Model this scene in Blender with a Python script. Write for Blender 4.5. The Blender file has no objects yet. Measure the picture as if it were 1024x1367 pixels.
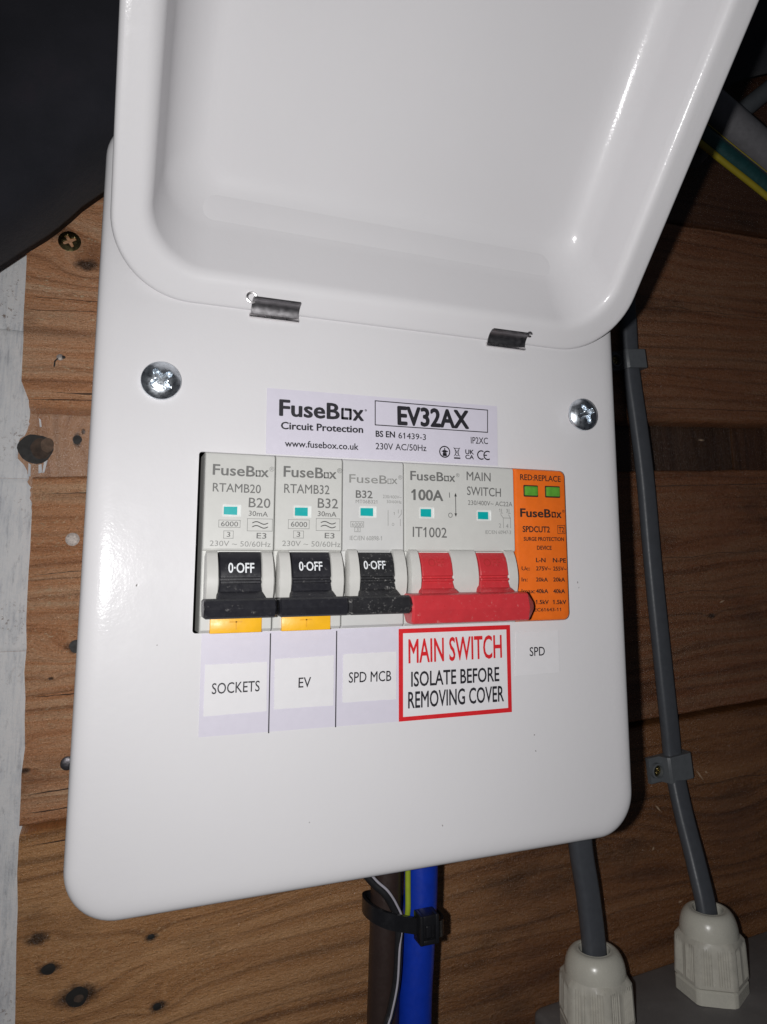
import bpy, bmesh, math, random
from mathutils import Vector, Matrix, noise
random.seed(7)

# ------------------------------------------------------------------ units
# everything is laid out in millimetres (u right, v up, w out of the wall towards the viewer),
# origin at the top left corner of the row of breakers on the cover's face
MM = 0.001
def V(u, v, w): return Vector((u*MM, -w*MM, v*MM))
scene = bpy.context.scene
col = scene.collection

# ------------------------------------------------------------------ camera
cam_d = bpy.data.cameras.new('camera'); cam = bpy.data.objects.new('camera', cam_d); col.objects.link(cam)
RX = (0.9255278, -0.0046352, 0.3786513); RY = (0.0506924, -0.9894086, -0.1360179); RZ = (0.3752713, 0.1450831, -0.9154902)
def D(t, s=1): return Vector((t[0]*s, -t[2]*s, t[1]*s))
m = Matrix.Identity(4)
for i, a in enumerate((D(RX), D(RY, -1), D(RZ, -1))):
    for j in range(3): m[j][i] = a[j]
m.translation = V(-21.48, -29.38, 192.04)
cam.matrix_world = m
cam_d.sensor_fit = 'HORIZONTAL'; cam_d.sensor_width = 36
cam_d.lens = 36*978.21/1024
cam_d.shift_x = (512-548.52)/1024; cam_d.shift_y = (614.79-683.5)/1024
cam_d.clip_start = 0.005; cam_d.clip_end = 20
scene.camera = cam

# ------------------------------------------------------------------ world and the phone's flash
world = bpy.data.worlds.new('World'); scene.world = world; world.use_nodes = True
world.node_tree.nodes['Background'].inputs[0].default_value = (0.75, 0.82, 1.0, 1)
world.node_tree.nodes['Background'].inputs[1].default_value = 0.022
fl = bpy.data.lights.new('phone_flash', 'SPOT'); flash = bpy.data.objects.new('phone_flash', fl); col.objects.link(flash)
fl.energy = 1.93; fl.shadow_soft_size = 0.0022; fl.spot_size = math.radians(180); fl.spot_blend = 1.0; fl.color = (1.0, 0.988, 0.985)
flash.location = V(-37, -31, 190)
aim = V(180, -20, 0) - flash.location
flash.rotation_euler = aim.to_track_quat('-Z', 'Y').to_euler()
vs = scene.view_settings
vs.view_transform = 'Standard'; vs.look = 'None'; vs.exposure = 0.0; vs.gamma = 1.0; vs.use_curve_mapping = False
scene.cycles.max_bounces = 6
scene.cycles.use_denoising = True

# ------------------------------------------------------------------ node helpers
class NT:
    def __init__(s, name):
        s.m = bpy.data.materials.new(name); s.m.use_nodes = True
        s.t = s.m.node_tree; s.b = s.t.nodes['Principled BSDF']
    def n(s, typ, **kw):
        x = s.t.nodes.new(typ)
        for k, v in kw.items(): setattr(x, k, v)
        return x
    def l(s, a, b): s.t.links.new(a, b)
    def put(s, sock, v):
        if isinstance(v, bpy.types.NodeSocket): s.l(v, sock)
        elif v is not None: sock.default_value = v
    def math(s, op, a, b=None, c=None, clamp=False):
        x = s.n('ShaderNodeMath', operation=op); x.use_clamp = clamp
        for i, v in enumerate((a, b, c)):
            if v is not None: s.put(x.inputs[i], v)
        return x.outputs[0]
    def pos(s):
        g = s.n('ShaderNodeNewGeometry'); q = s.n('ShaderNodeVectorMath', operation='SCALE')
        s.l(g.outputs['Position'], q.inputs[0]); q.inputs['Scale'].default_value = 1000.0
        x = s.n('ShaderNodeSeparateXYZ'); s.l(q.outputs[0], x.inputs[0])
        return q.outputs[0], x.outputs[0], x.outputs[1], x.outputs[2]
    def comb(s, a, b, c):
        x = s.n('ShaderNodeCombineXYZ')
        for i, v in enumerate((a, b, c)): s.put(x.inputs[i], v)
        return x.outputs[0]
    def noise(s, vec, scale, detail=3, rough=0.55, dist=0.0):
        x = s.n('ShaderNodeTexNoise'); s.l(vec, x.inputs['Vector'])
        x.inputs['Scale'].default_value = scale; x.inputs['Detail'].default_value = detail
        x.inputs['Roughness'].default_value = rough; x.inputs['Distortion'].default_value = dist
        return x.outputs[0]
    def ramp(s, f, stops, interp='LINEAR'):
        x = s.n('ShaderNodeValToRGB'); s.l(f, x.inputs[0]); e = x.color_ramp; e.interpolation = interp
        while len(e.elements) < len(stops): e.elements.new(0.5)
        for el, (p, c) in zip(e.elements, stops):
            el.position = p; el.color = (c, c, c, 1) if isinstance(c, (int, float)) else (*c, 1)
        return x.outputs[0]
    def mix(s, f, a, b, blend='MIX'):
        x = s.n('ShaderNodeMix', data_type='RGBA', blend_type=blend)
        s.put(x.inputs['Factor'], f)
        for k, v in (('A', a), ('B', b)):
            sock = [i for i in x.inputs if i.name == k and i.type == 'RGBA'][0]
            s.put(sock, (*v, 1) if isinstance(v, tuple) and len(v) == 3 else v)
        return [o for o in x.outputs if o.type == 'RGBA'][0]
    def bump(s, h, strength, dist, nrm=None):
        x = s.n('ShaderNodeBump'); x.inputs['Strength'].default_value = strength; x.inputs['Distance'].default_value = dist*MM
        s.l(h, x.inputs['Height'])
        if nrm is not None: s.l(nrm, x.inputs['Normal'])
        return x.outputs[0]

def plain(name, c, rough=0.5, metal=0.0, spec=0.5, coat=0.0, var=0.06, vscale=0.35, bump=0.0, bscale=3.0, dust=0.0, dustc=(0.6, 0.58, 0.55), dscale=1.6):
    t = NT(name); P, x, y, z = t.pos()
    n = t.noise(P, vscale, 4)
    lo = tuple(k*(1-var) for k in c); hi = tuple(min(1, k*(1+var)) for k in c)
    colr = t.ramp(n, [(0.3, lo), (0.7, hi)])
    r = t.ramp(t.noise(P, 0.8, 3), [(0.3, max(0.03, rough-0.06)), (0.7, min(1, rough+0.06))])
    if dust > 0:
        a = t.noise(P, dscale, 6, 0.75); b = t.noise(P, 0.22, 2)
        f = t.math('MULTIPLY', t.ramp(a, [(0.60-0.06*dust, 0.0), (0.72-0.05*dust, 1.0)]), t.ramp(b, [(0.35, 0.15), (0.65, 1.0)]))
        f = t.math('MULTIPLY', f, min(1.0, 0.25+0.5*dust))
        colr = t.mix(f, colr, dustc); r = t.mix(f, r, (0.8, 0.8, 0.8))
    t.l(colr, t.b.inputs['Base Color']); t.l(r, t.b.inputs['Roughness'])
    t.b.inputs['Metallic'].default_value = metal; t.b.inputs['Specular IOR Level'].default_value = spec
    if coat: t.b.inputs['Coat Weight'].default_value = coat; t.b.inputs['Coat Roughness'].default_value = 0.08
    if bump > 0: t.l(t.bump(t.noise(P, bscale, 3), bump, 0.1), t.b.inputs['Normal'])
    return t.m

M = {}
def powder_coat(name, base, specks):
    t = NT(name); P, x, y, z = t.pos()
    n = t.noise(P, 0.02, 3)
    c = t.ramp(n, [(0.3, tuple(k*0.98 for k in base)), (0.7, base)])
    t.l(c, t.b.inputs['Base Color'])
    r = t.ramp(t.noise(P, 0.15, 4), [(0.3, 0.40), (0.7, 0.48)])
    t.l(r, t.b.inputs['Roughness']); t.b.inputs['Specular IOR Level'].default_value = 0.22
    h = t.noise(P, 0.42, 2); h2 = t.noise(P, 1.6, 2, 0.6)
    b1 = t.bump(h, 0.35, 0.10); b2 = t.bump(h2, 0.5, 0.05, b1)
    t.l(b1, t.b.inputs['Normal'])
    t.b.inputs['Coat Weight'].default_value = 0.21; t.b.inputs['Coat Roughness'].default_value = 0.14
    t.l(b2, t.b.inputs['Coat Normal'])
    return t.m
M['coat'] = powder_coat('white_powder_coat', (0.655, 0.645, 0.658), 0.55)
M['coat_in'] = plain('box_inside_paint', (0.08, 0.08, 0.085), 0.5)

TILT = 0.054                                  # the boards run slightly out of level with the unit
def wood(name, dark, mid, light, knots=(), rough_sawn=1.0, vertical=False, seed=0.0, painted_falloff=1.0):
    t = NT(name); P, x, y, z = t.pos()
    g0 = t.math('ADD', t.math('MULTIPLY', z, TILT), x); a0 = t.math('SUBTRACT', z, t.math('MULTIPLY', x, TILT))
    if vertical: g0, a0 = a0, g0
    g, a = g0, t.math('ADD', a0, seed)
    # knots push the growth rings aside
    ring = a; mask = None
    for (ku, kv, kr, ka, *ks) in knots:
        kg, kk = (ku + kv*TILT, kv - ku*TILT)
        if vertical: kg, kk = kk, kg
        dx = t.math('MULTIPLY', t.math('SUBTRACT', g, kg), 0.55); dy = t.math('SUBTRACT', a0, kk)
        d2 = t.math('ADD', t.math('MULTIPLY', dx, dx), t.math('MULTIPLY', dy, dy))
        e = t.math('POWER', 2.718, t.math('MULTIPLY', d2, -1.0/(2*kr*kr*2.2)))
        ring = t.math('ADD', ring, t.math('MULTIPLY', e, ka))
        d = t.math('ADD', t.math('SQRT', d2), t.math('MULTIPLY', t.math('SUBTRACT', t.noise(P, 0.5, 3), 0.5), kr*0.8))
        k = t.ramp(t.math('DIVIDE', d, kr), [(0.45, ks[0] if ks else 1.0), (1.0, 0.0)])
        mask = k if mask is None else t.math('MAXIMUM', mask, k)
    warp = t.math('MULTIPLY', t.math('SUBTRACT', t.noise(t.comb(t.math('MULTIPLY', g, 0.10), t.math('MULTIPLY', a, 0.6), seed), 0.05, 2), 0.5), 26.0)
    f = t.math('ADD', ring, warp)
    rings = t.noise(t.comb(t.math('MULTIPLY', g, 0.012), f, seed*0.3), 0.20, 4, 0.65)
    fine = t.noise(t.comb(t.math('MULTIPLY', g, 0.05), f, seed), 0.9, 4, 0.7)
    wide = t.noise(t.comb(t.math('MULTIPLY', g, 0.30), a, 5.0+seed), 0.050, 4, 0.6)
    v = t.math('ADD', t.math('MULTIPLY', rings, 0.55), t.math('ADD', t.math('MULTIPLY', fine, 0.30), t.math('MULTIPLY', wide, 0.25)))
    c = t.ramp(v, [(0.36, dark), (0.51, mid), (0.68, light)])
    # late wood lines, strongest in some bands
    ln = t.math('POWER', t.math('MULTIPLY_ADD', t.math('SINE', t.math('MULTIPLY_ADD', rings, 9.0, t.math('MULTIPLY', f, 0.95))), 0.5, 0.5), 5.0)
    band = t.ramp(t.noise(t.comb(t.math('MULTIPLY', g, 0.10), a, 41.0+seed), 0.05, 3), [(0.40, 0.15), (0.60, 1.0)])
    c = t.mix(t.math('MULTIPLY', t.math('MULTIPLY', ln, band), 0.55), c, tuple(k*0.55 for k in dark))
    # weathered tone patches
    pt = t.ramp(t.noise(t.comb(t.math('MULTIPLY', g, 0.35), a, 81.0+seed), 0.035, 5, 0.65), [(0.33, 0.55), (0.46, 0.97), (0.66, 1.0)])
    c = t.mix(1.0, c, pt, 'MULTIPLY')
    # rough sawn fibres: glints painted as pale flecks, dark pores, rowed along the grain
    fk = t.noise(t.comb(t.math('MULTIPLY', g, 0.42), a, 51.0+seed), 1.1, 4, 0.72)
    rows = t.ramp(t.noise(t.comb(t.math('MULTIPLY', g, 0.12), a, 71.0+seed), 0.10, 4, 0.65), [(0.42, 0.12), (0.60, 1.0)])
    fl_ = t.math('MULTIPLY', t.ramp(fk, [(0.57, 0.0), (0.66, 1.0)]), rows)
    pr_ = t.math('MULTIPLY', t.ramp(fk, [(0.30, 1.0), (0.42, 0.0)]), rows)
    rs = min(1.0, rough_sawn)
    c = t.mix(t.math('MULTIPLY', fl_, 0.75*rs), c, tuple(min(0.95, k*1.15+0.10) for k in light))
    c = t.mix(t.math('MULTIPLY', pr_, 0.65*rs), c, tuple(k*0.45 for k in dark))
    if painted_falloff > 0:                              # weaker flash towards the right, painted as darker boards with a noisy edge
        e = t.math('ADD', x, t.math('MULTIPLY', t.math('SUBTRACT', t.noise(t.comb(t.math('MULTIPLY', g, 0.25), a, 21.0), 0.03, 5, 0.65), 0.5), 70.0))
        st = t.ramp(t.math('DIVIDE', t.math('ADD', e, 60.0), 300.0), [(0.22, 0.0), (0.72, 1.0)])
        c = t.mix(t.math('MULTIPLY', st, painted_falloff), c, (0.36, 0.30, 0.27), 'MULTIPLY')
    if mask is not None:
        c = t.mix(t.math('MULTIPLY', mask, 0.88), c, (0.030, 0.016, 0.009))
    t.l(c, t.b.inputs['Base Color'])
    t.l(t.ramp(t.noise(P, 0.7, 4), [(0.3, 0.16), (0.7, 0.42)]), t.b.inputs['Roughness'])
    t.b.inputs['Specular IOR Level'].default_value = 0.8
    saw = t.noise(t.comb(t.math('MULTIPLY', g, 0.45), t.math('MULTIPLY', a, 1.4), seed), 0.75, 5, 0.7)
    grit = t.noise(t.comb(t.math('MULTIPLY', g, 0.6), a, 7.0), 2.0, 4, 0.7)
    b = t.bump(t.math('ADD', t.math('MULTIPLY', fine, 0.6), t.math('MULTIPLY', rings, 0.5)), 0.4, 0.8)
    b = t.bump(saw, 0.7*rough_sawn, 1.4, b)
    b = t.bump(grit, 0.7*rough_sawn, 0.8, b); b = t.bump(fk, 0.6*rough_sawn, 0.8, b)
    t.l(b, t.b.inputs['Normal'])
    return t.m

def flaked_paint(name):
    t = NT(name); P, x, y, z = t.pos()
    q = t.comb(t.math('MULTIPLY', x, 1.0), y, t.math('MULTIPLY', z, 0.35))
    n = t.noise(q, 0.16, 6, 0.7); n2 = t.noise(P, 0.6, 5, 0.7); brush = t.noise(t.comb(x, y, t.math('MULTIPLY', z, 0.06)), 0.9, 4, 0.6)
    c = t.ramp(t.math('ADD', t.math('MULTIPLY', n, 0.55), t.math('MULTIPLY', brush, 0.45)), [(0.30, (0.46, 0.48, 0.52)), (0.43, (0.82, 0.845, 0.875)), (0.52, (0.96, 0.97, 0.98))])
    wear = t.ramp(n2, [(0.57, 0.0), (0.62, 1.0)])
    low = t.ramp(t.noise(P, 0.035, 3), [(0.5, 0.0), (0.68, 1.0)])
    scr = t.ramp(t.noise(q, 0.5, 5, 0.75), [(0.56, 0.0), (0.66, 1.0)])
    c = t.mix(t.math('MULTIPLY', scr, 0.32), c, (0.30, 0.31, 0.33))
    c = t.mix(t.math('MULTIPLY', t.math('MULTIPLY', wear, low), 0.8), c, (0.20, 0.12, 0.075))
    t.l(c, t.b.inputs['Base Color']); t.b.inputs['Roughness'].default_value = 0.6
    b = t.bump(brush, 0.5, 0.5); b = t.bump(n2, 0.6, 0.6, b); t.l(b, t.b.inputs['Normal'])
    return t.m

M['paint'] = flaked_paint('flaking_white_paint')
M['wood_a'] = wood('sawn_board_upper', (0.38, 0.148, 0.060), (0.80, 0.375, 0.180), (0.95, 0.59, 0.36), [(-34.7, 85.3, 3.0, 7), (-47, 97, 4.5, -6, 0.6)], 1.0, seed=3.0, painted_falloff=1.0)
M['wood_b'] = wood('sawn_board_middle', (0.38, 0.142, 0.056), (0.82, 0.375, 0.175), (0.95, 0.59, 0.35), [(-30.5, -56.5, 2.6, 6), (-38, -67, 0.7, 2), (-46, -88, 1.0, 3), (-44, -97, 1.2, -3), (262, -54, 1.6, 4)], 1.25, seed=61.0, painted_falloff=1.0)
M['wood_c'] = wood('sawn_board_lower', (0.27, 0.112, 0.038), (0.64, 0.310, 0.122), (0.84, 0.46, 0.21), [(-33, -160.8, 2.4, 5), (-23.7, -171, 4.6, 9), (2.6, -179.5, 2.2, 5), (-37, -151, 2.5, -4), (-1, -157, 1.6, 4), (268, -150, 13, 15, 0.18)], 0.9, seed=127.0, painted_falloff=1.0)
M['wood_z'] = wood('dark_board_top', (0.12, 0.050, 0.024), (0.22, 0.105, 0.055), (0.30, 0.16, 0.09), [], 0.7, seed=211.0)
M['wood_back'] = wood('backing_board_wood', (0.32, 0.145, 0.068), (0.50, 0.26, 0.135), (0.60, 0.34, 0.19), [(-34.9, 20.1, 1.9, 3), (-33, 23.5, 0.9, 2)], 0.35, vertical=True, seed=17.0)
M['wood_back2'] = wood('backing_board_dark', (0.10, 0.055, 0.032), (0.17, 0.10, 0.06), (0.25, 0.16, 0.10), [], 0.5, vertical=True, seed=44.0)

M['abs'] = plain('breaker_housing_plastic', (0.55, 0.55, 0.525), 0.42, var=0.02, bump=0.1, bscale=2.5)
M['abs2'] = plain('breaker_cheek_plastic', (0.54, 0.535, 0.51), 0.38, var=0.03, bump=0.08, bscale=2.0)
M['abs_mcb'] = plain('breaker_housing_cooler', (0.545, 0.545, 0.535), 0.40, var=0.02, bump=0.1, bscale=2.5)
M['grey_side'] = plain('breaker_side_plastic', (0.34, 0.34, 0.34), 0.4)
M['print_grey'] = plain('grey_print', (0.13, 0.13, 0.125), 0.6, var=0.1)
M['print_pale'] = plain('pale_grey_print', (0.23, 0.23, 0.22), 0.6, var=0.1)
M['print_dark'] = plain('dark_grey_print', (0.10, 0.10, 0.10), 0.6, var=0.1)
M['print_black'] = plain('black_print', (0.016, 0.015, 0.02), 0.5, var=0.2)
M['print_orange_black'] = plain('print_on_orange', (0.035, 0.02, 0.015), 0.5, var=0.2)
M['print_red'] = plain('red_print', (0.60, 0.018, 0.024), 0.4, var=0.05)
M['print_white'] = plain('white_print', (0.72, 0.74, 0.76), 0.5)
M['black_abs'] = plain('black_toggle_plastic', (0.014, 0.014, 0.018), 0.36, spec=0.5, var=0.15, bump=0.15, bscale=2.5, dust=0.10, dscale=0.6)
M['black_abs_dusty'] = plain('dusty_black_toggle_plastic', (0.016, 0.016, 0.018), 0.42, var=0.15, bump=0.15, bscale=2.5, dust=0.55, dscale=1.0)
M['red_abs'] = plain('red_toggle_plastic', (0.50, 0.034, 0.042), 0.33, var=0.06, bump=0.2, bscale=2.5, dust=0.25, dustc=(0.75, 0.5, 0.45), dscale=1.0)
M['red_emboss'] = plain('red_embossed_plastic', (0.42, 0.028, 0.030), 0.45)
M['yellow'] = plain('yellow_test_button_plastic', (0.86, 0.45, 0.015), 0.40, var=0.06, bump=0.25, bscale=1.5)
M['teal'] = plain('teal_flag', (0.0, 0.36, 0.36), 0.4, var=0.05)
M['clear_edge'] = plain('window_lip_plastic', (0.70, 0.72, 0.70), 0.3)
M['orange'] = plain('orange_module_plastic', (0.78, 0.150, 0.013), 0.42, var=0.05, bump=0.15, bscale=2.0)
M['green'] = plain('green_flag', (0.10, 0.32, 0.035), 0.35, var=0.15, vscale=0.6)
M['dark_slot'] = plain('dark_recess', (0.02, 0.018, 0.016), 0.6)
M['sticker'] = plain('lavender_white_vinyl', (0.60, 0.575, 0.655), 0.42, var=0.015)
M['sticker_w'] = plain('white_paper_label', (0.68, 0.67, 0.685), 0.50, var=0.015)
M['zinc'] = plain('zinc_plated_steel', (0.74, 0.79, 0.84), 0.30, metal=1.0, var=0.15, vscale=0.8, bump=0.25, bscale=1.6)
M['steel'] = plain('spring_steel', (0.30, 0.29, 0.30), 0.36, metal=1.0, var=0.25, vscale=0.6, bump=0.2)
M['steel_bright'] = plain('bright_steel_edge', (0.72, 0.70, 0.70), 0.3, metal=1.0)
M['brass'] = plain('yellow_passivated_steel', (0.34, 0.28, 0.13), 0.24, metal=1.0, var=0.35, vscale=0.5, bump=0.6, bscale=1.2)
M['nail'] = plain('galvanised_nail', (0.50, 0.44, 0.40), 0.55, metal=0.3, var=0.3, vscale=1.5, bump=0.8, bscale=1.6)
M['nail_dark'] = plain('dull_nail', (0.16, 0.15, 0.16), 0.4, metal=0.8, var=0.3, vscale=1.2, bump=0.6, bscale=1.4)
M['grey_pvc'] = plain('grey_pvc_sheath', (0.082, 0.088, 0.100), 0.45, var=0.08, bump=0.25, bscale=0.8)
M['grey_clip'] = plain('grey_plastic_clip', (0.13, 0.14, 0.15), 0.45, var=0.08, bump=0.2)
M['grey_box'] = plain('grey_enclosure_plastic', (0.145, 0.136, 0.132), 0.55, var=0.10, vscale=0.08, bump=0.3, bscale=1.2, dust=0.35, dscale=0.25, dustc=(0.28, 0.24, 0.2))
M['conduit'] = plain('grey_conduit_pvc', (0.19, 0.185, 0.195), 0.34, var=0.1, bump=0.5, bscale=1.0)
M['brown_pvc'] = plain('brown_pvc', (0.034, 0.021, 0.018), 0.42, var=0.1, bump=0.15)
M['blue_pvc'] = plain('blue_pvc', (0.005, 0.036, 0.40), 0.40, var=0.08, bump=0.15)
M['black_pvc'] = plain('black_pvc', (0.016, 0.016, 0.018), 0.4, var=0.15)
M['white_pvc'] = plain('white_pvc_stripe', (0.42, 0.40, 0.45), 0.45)
M['yellow_pvc'] = plain('yellow_pvc', (0.36, 0.29, 0.02), 0.42)
M['green_pvc'] = plain('green_pvc', (0.012, 0.060, 0.062), 0.42, var=0.2, bump=0.2)
M['earth_pvc'] = plain('green_yellow_pvc', (0.33, 0.42, 0.03), 0.42)
M['nylon'] = plain('black_nylon', (0.012, 0.012, 0.014), 0.32, var=0.15, bump=0.15)
M['gland'] = plain('ivory_nylon', (0.62, 0.60, 0.52), 0.26, var=0.05, vscale=0.15, bump=0.15, bscale=1.0)
M['gland_rib'] = plain('scuffed_ivory_nylon', (0.58, 0.555, 0.48), 0.42, var=0.08, bump=0.3, bscale=1.0, dust=0.35, dustc=(0.13, 0.10, 0.075), dscale=0.5)
def cloth_mat():
    t = NT('black_woven_cloth'); P, x, y, z = t.pos()
    n = t.noise(P, 0.035, 4, 0.6); f = t.noise(P, 2.4, 3, 0.7)
    c = t.ramp(n, [(0.35, (0.028, 0.029, 0.036)), (0.6, (0.037, 0.037, 0.046)), (0.75, (0.046, 0.040, 0.050))])
    lint = t.ramp(t.noise(P, 0.8, 5, 0.8), [(0.70, 0.0), (0.76, 1.0)])
    c = t.mix(t.math('MULTIPLY', lint, 0.25), c, (0.22, 0.22, 0.24))
    t.l(c, t.b.inputs['Base Color']); t.b.inputs['Roughness'].default_value = 0.95
    t.b.inputs['Specular IOR Level'].default_value = 0.15
    t.b.inputs['Sheen Weight'].default_value = 0.12
    b = t.bump(f, 0.6, 0.3); b = t.bump(t.noise(P, 0.25, 4), 0.5, 0.8, b); t.l(b, t.b.inputs['Normal'])
    return t.m
M['cloth'] = cloth_mat()

# ------------------------------------------------------------------ object helpers
LOC = {}
def link(name, verts, faces, mat, parent=None, smooth=False, sharp=40, label=None):
    """one mesh object; verts in mm (u, v, w)"""
    pts = [V(*p) for p in verts]
    lo = Vector([min(p[i] for p in pts) for i in range(3)]); hi = Vector([max(p[i] for p in pts) for i in range(3)])
    c = (lo+hi)/2
    me = bpy.data.meshes.new(name); me.from_pydata([p-c for p in pts], [], faces); me.update()
    bm = bmesh.new(); bm.from_mesh(me); bmesh.ops.recalc_face_normals(bm, faces=bm.faces[:])
    if smooth:
        for f in bm.faces: f.smooth = True
        lim = math.radians(sharp)
        for e in bm.edges:
            if len(e.link_faces) == 2 and e.calc_face_angle(0) > lim: e.smooth = False
    bm.to_mesh(me); bm.free()
    me.materials.append(mat if not isinstance(mat, str) else M[mat])
    o = bpy.data.objects.new(name, me); col.objects.link(o); o.location = c; LOC[o.name] = c
    if parent is not None:
        o.parent = parent; o.matrix_parent_inverse = Matrix.Translation(-LOC[parent.name])
    if label: o['label'] = label
    return o
def empty(name, base, label, cat, group=None, kind=None):
    o = bpy.data.objects.new(name, None); col.objects.link(o); o.empty_display_size = 0.01
    o.location = V(*base); LOC[o.name] = o.location.copy()
    o['label'] = label; o['category'] = cat
    if group: o['group'] = group
    if kind: o['kind'] = kind
    return o
def tag(o, label, cat, group=None, kind=None):
    o['label'] = label; o['category'] = cat
    if group: o['group'] = group
    if kind: o['kind'] = kind
    return o

class MB:
    def __init__(s): s.v = []; s.f = []
    def add(s, verts, faces):
        k = len(s.v); s.v += [tuple(p) for p in verts]; s.f += [tuple(i+k for i in f) for f in faces]; return s
    def box(s, a, b, bev=0.0):
        (x0, y0, z0), (x1, y1, z1) = a, b
        if bev <= 0:
            vs_ = [(x, y, z) for z in (z0, z1) for y in (y0, y1) for x in (x0, x1)]
            return s.add(vs_, [(0, 1, 3, 2), (4, 6, 7, 5), (0, 4, 5, 1), (2, 3, 7, 6), (0, 2, 6, 4), (1, 5, 7, 3)])
        bm = bmesh.new(); bmesh.ops.create_cube(bm, size=1)
        for v in bm.verts: v.co = Vector(((x0+x1)/2+v.co.x*(x1-x0), (y0+y1)/2+v.co.y*(y1-y0), (z0+z1)/2+v.co.z*(z1-z0)))
        bmesh.ops.bevel(bm, geom=bm.edges[:], offset=bev, segments=2, affect='EDGES', profile=0.5)
        bm.verts.index_update()
        s.add([v.co[:] for v in bm.verts], [[v.index for v in f.verts] for f in bm.faces]); bm.free(); return s
    def rings(s, loops, cap0=True, cap1=True, closed=True):
        n = len(loops[0]); k = len(s.v)
        for l in loops: s.v += [tuple(p) for p in l]
        for i in range(len(loops)-1):
            for j in range(n if closed else n-1):
                a = k+i*n+j; b = k+i*n+(j+1) % n; s.f.append((a, b, b+n, a+n))
        if cap0: s.f.append(tuple(k+j for j in reversed(range(n))))
        if cap1: s.f.append(tuple(k+(len(loops)-1)*n+j for j in range(n)))
        return s
    def prism(s, prof, u0, u1, ch=0.0):
        """profile of (v, w) points extruded along u, ends chamfered by ch"""
        cv = sum(p[0] for p in prof)/len(prof); cw = sum(p[1] for p in prof)/len(prof)
        def sh(k): return [(cv+(v-cv)*k, cw+(w-cw)*k) for v, w in prof]
        if ch > 0:
            L = [[(u0, v, w) for v, w in sh(0.80)], [(u0+ch, v, w) for v, w in prof], [(u1-ch, v, w) for v, w in prof], [(u1, v, w) for v, w in sh(0.80)]]
        else: L = [[(u0, v, w) for v, w in prof], [(u1, v, w) for v, w in prof]]
        return s.rings(L)
    def obj(s, name, mat, parent=None, smooth=False, sharp=40, label=None): return link(name, s.v, s.f, mat, parent, smooth, sharp, label)

def rrect(u0, v0, u1, v1, r, n=10):
    """rounded rectangle counter-clockwise; r scalar or (bl, br, tr, tl)"""
    if not isinstance(r, (tuple, list)): r = (r,)*4
    out = []
    for (cx, cy, a0, rr) in ((u0, v0, 180, r[0]), (u1, v0, 270, r[1]), (u1, v1, 0, r[2]), (u0, v1, 90, r[3])):
        sx = 1 if cx == u0 else -1; sy = 1 if cy == v0 else -1
        for k in range(n+1):
            a = math.radians(a0+90*k/n); out.append((cx+sx*rr+rr*math.cos(a), cy+sy*rr+rr*math.sin(a)))
    return out
def plate(name, pts, w0, w1, mat, parent, label=None):
    """flat polygon with thickness from w0 to w1"""
    b = MB(); b.rings([[(u, v, w0) for u, v in pts], [(u, v, w1) for u, v in pts]]); return b.obj(name, mat, parent, label=label)

def catmull(pts, n=8):
    P = [Vector(p) for p in pts]; P = [P[0]*2-P[1]]+P+[P[-1]*2-P[-2]]; out = []
    for i in range(1, len(P)-2):
        for k in range(n):
            t = k/n; a, b, c, d = P[i-1], P[i], P[i+1], P[i+2]
            out.append(0.5*((2*b)+(c-a)*t+(2*a-5*b+4*c-d)*t*t+(3*b-a-3*c+d)*t**3))
    out.append(P[-2]); return out
def sweep(path, section, up=Vector((0, 0, 1)), roll=None):
    """section = list of (side, out) points; returns MB"""
    loops = []
    for i, p in enumerate(path):
        t = (path[min(i+1, len(path)-1)]-path[max(i-1, 0)]).normalized()
        side = t.cross(up).normalized(); out = side.cross(t).normalized()
        if roll: side, out = side*math.cos(roll)+out*math.sin(roll), out*math.cos(roll)-side*math.sin(roll)
        loops.append([tuple(p+side*a+out*b) for a, b in section])
    return MB().rings(loops)
def circ(r, n=18): return [(r*math.cos(2*math.pi*k/n), r*math.sin(2*math.pi*k/n)) for k in range(n)]

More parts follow.
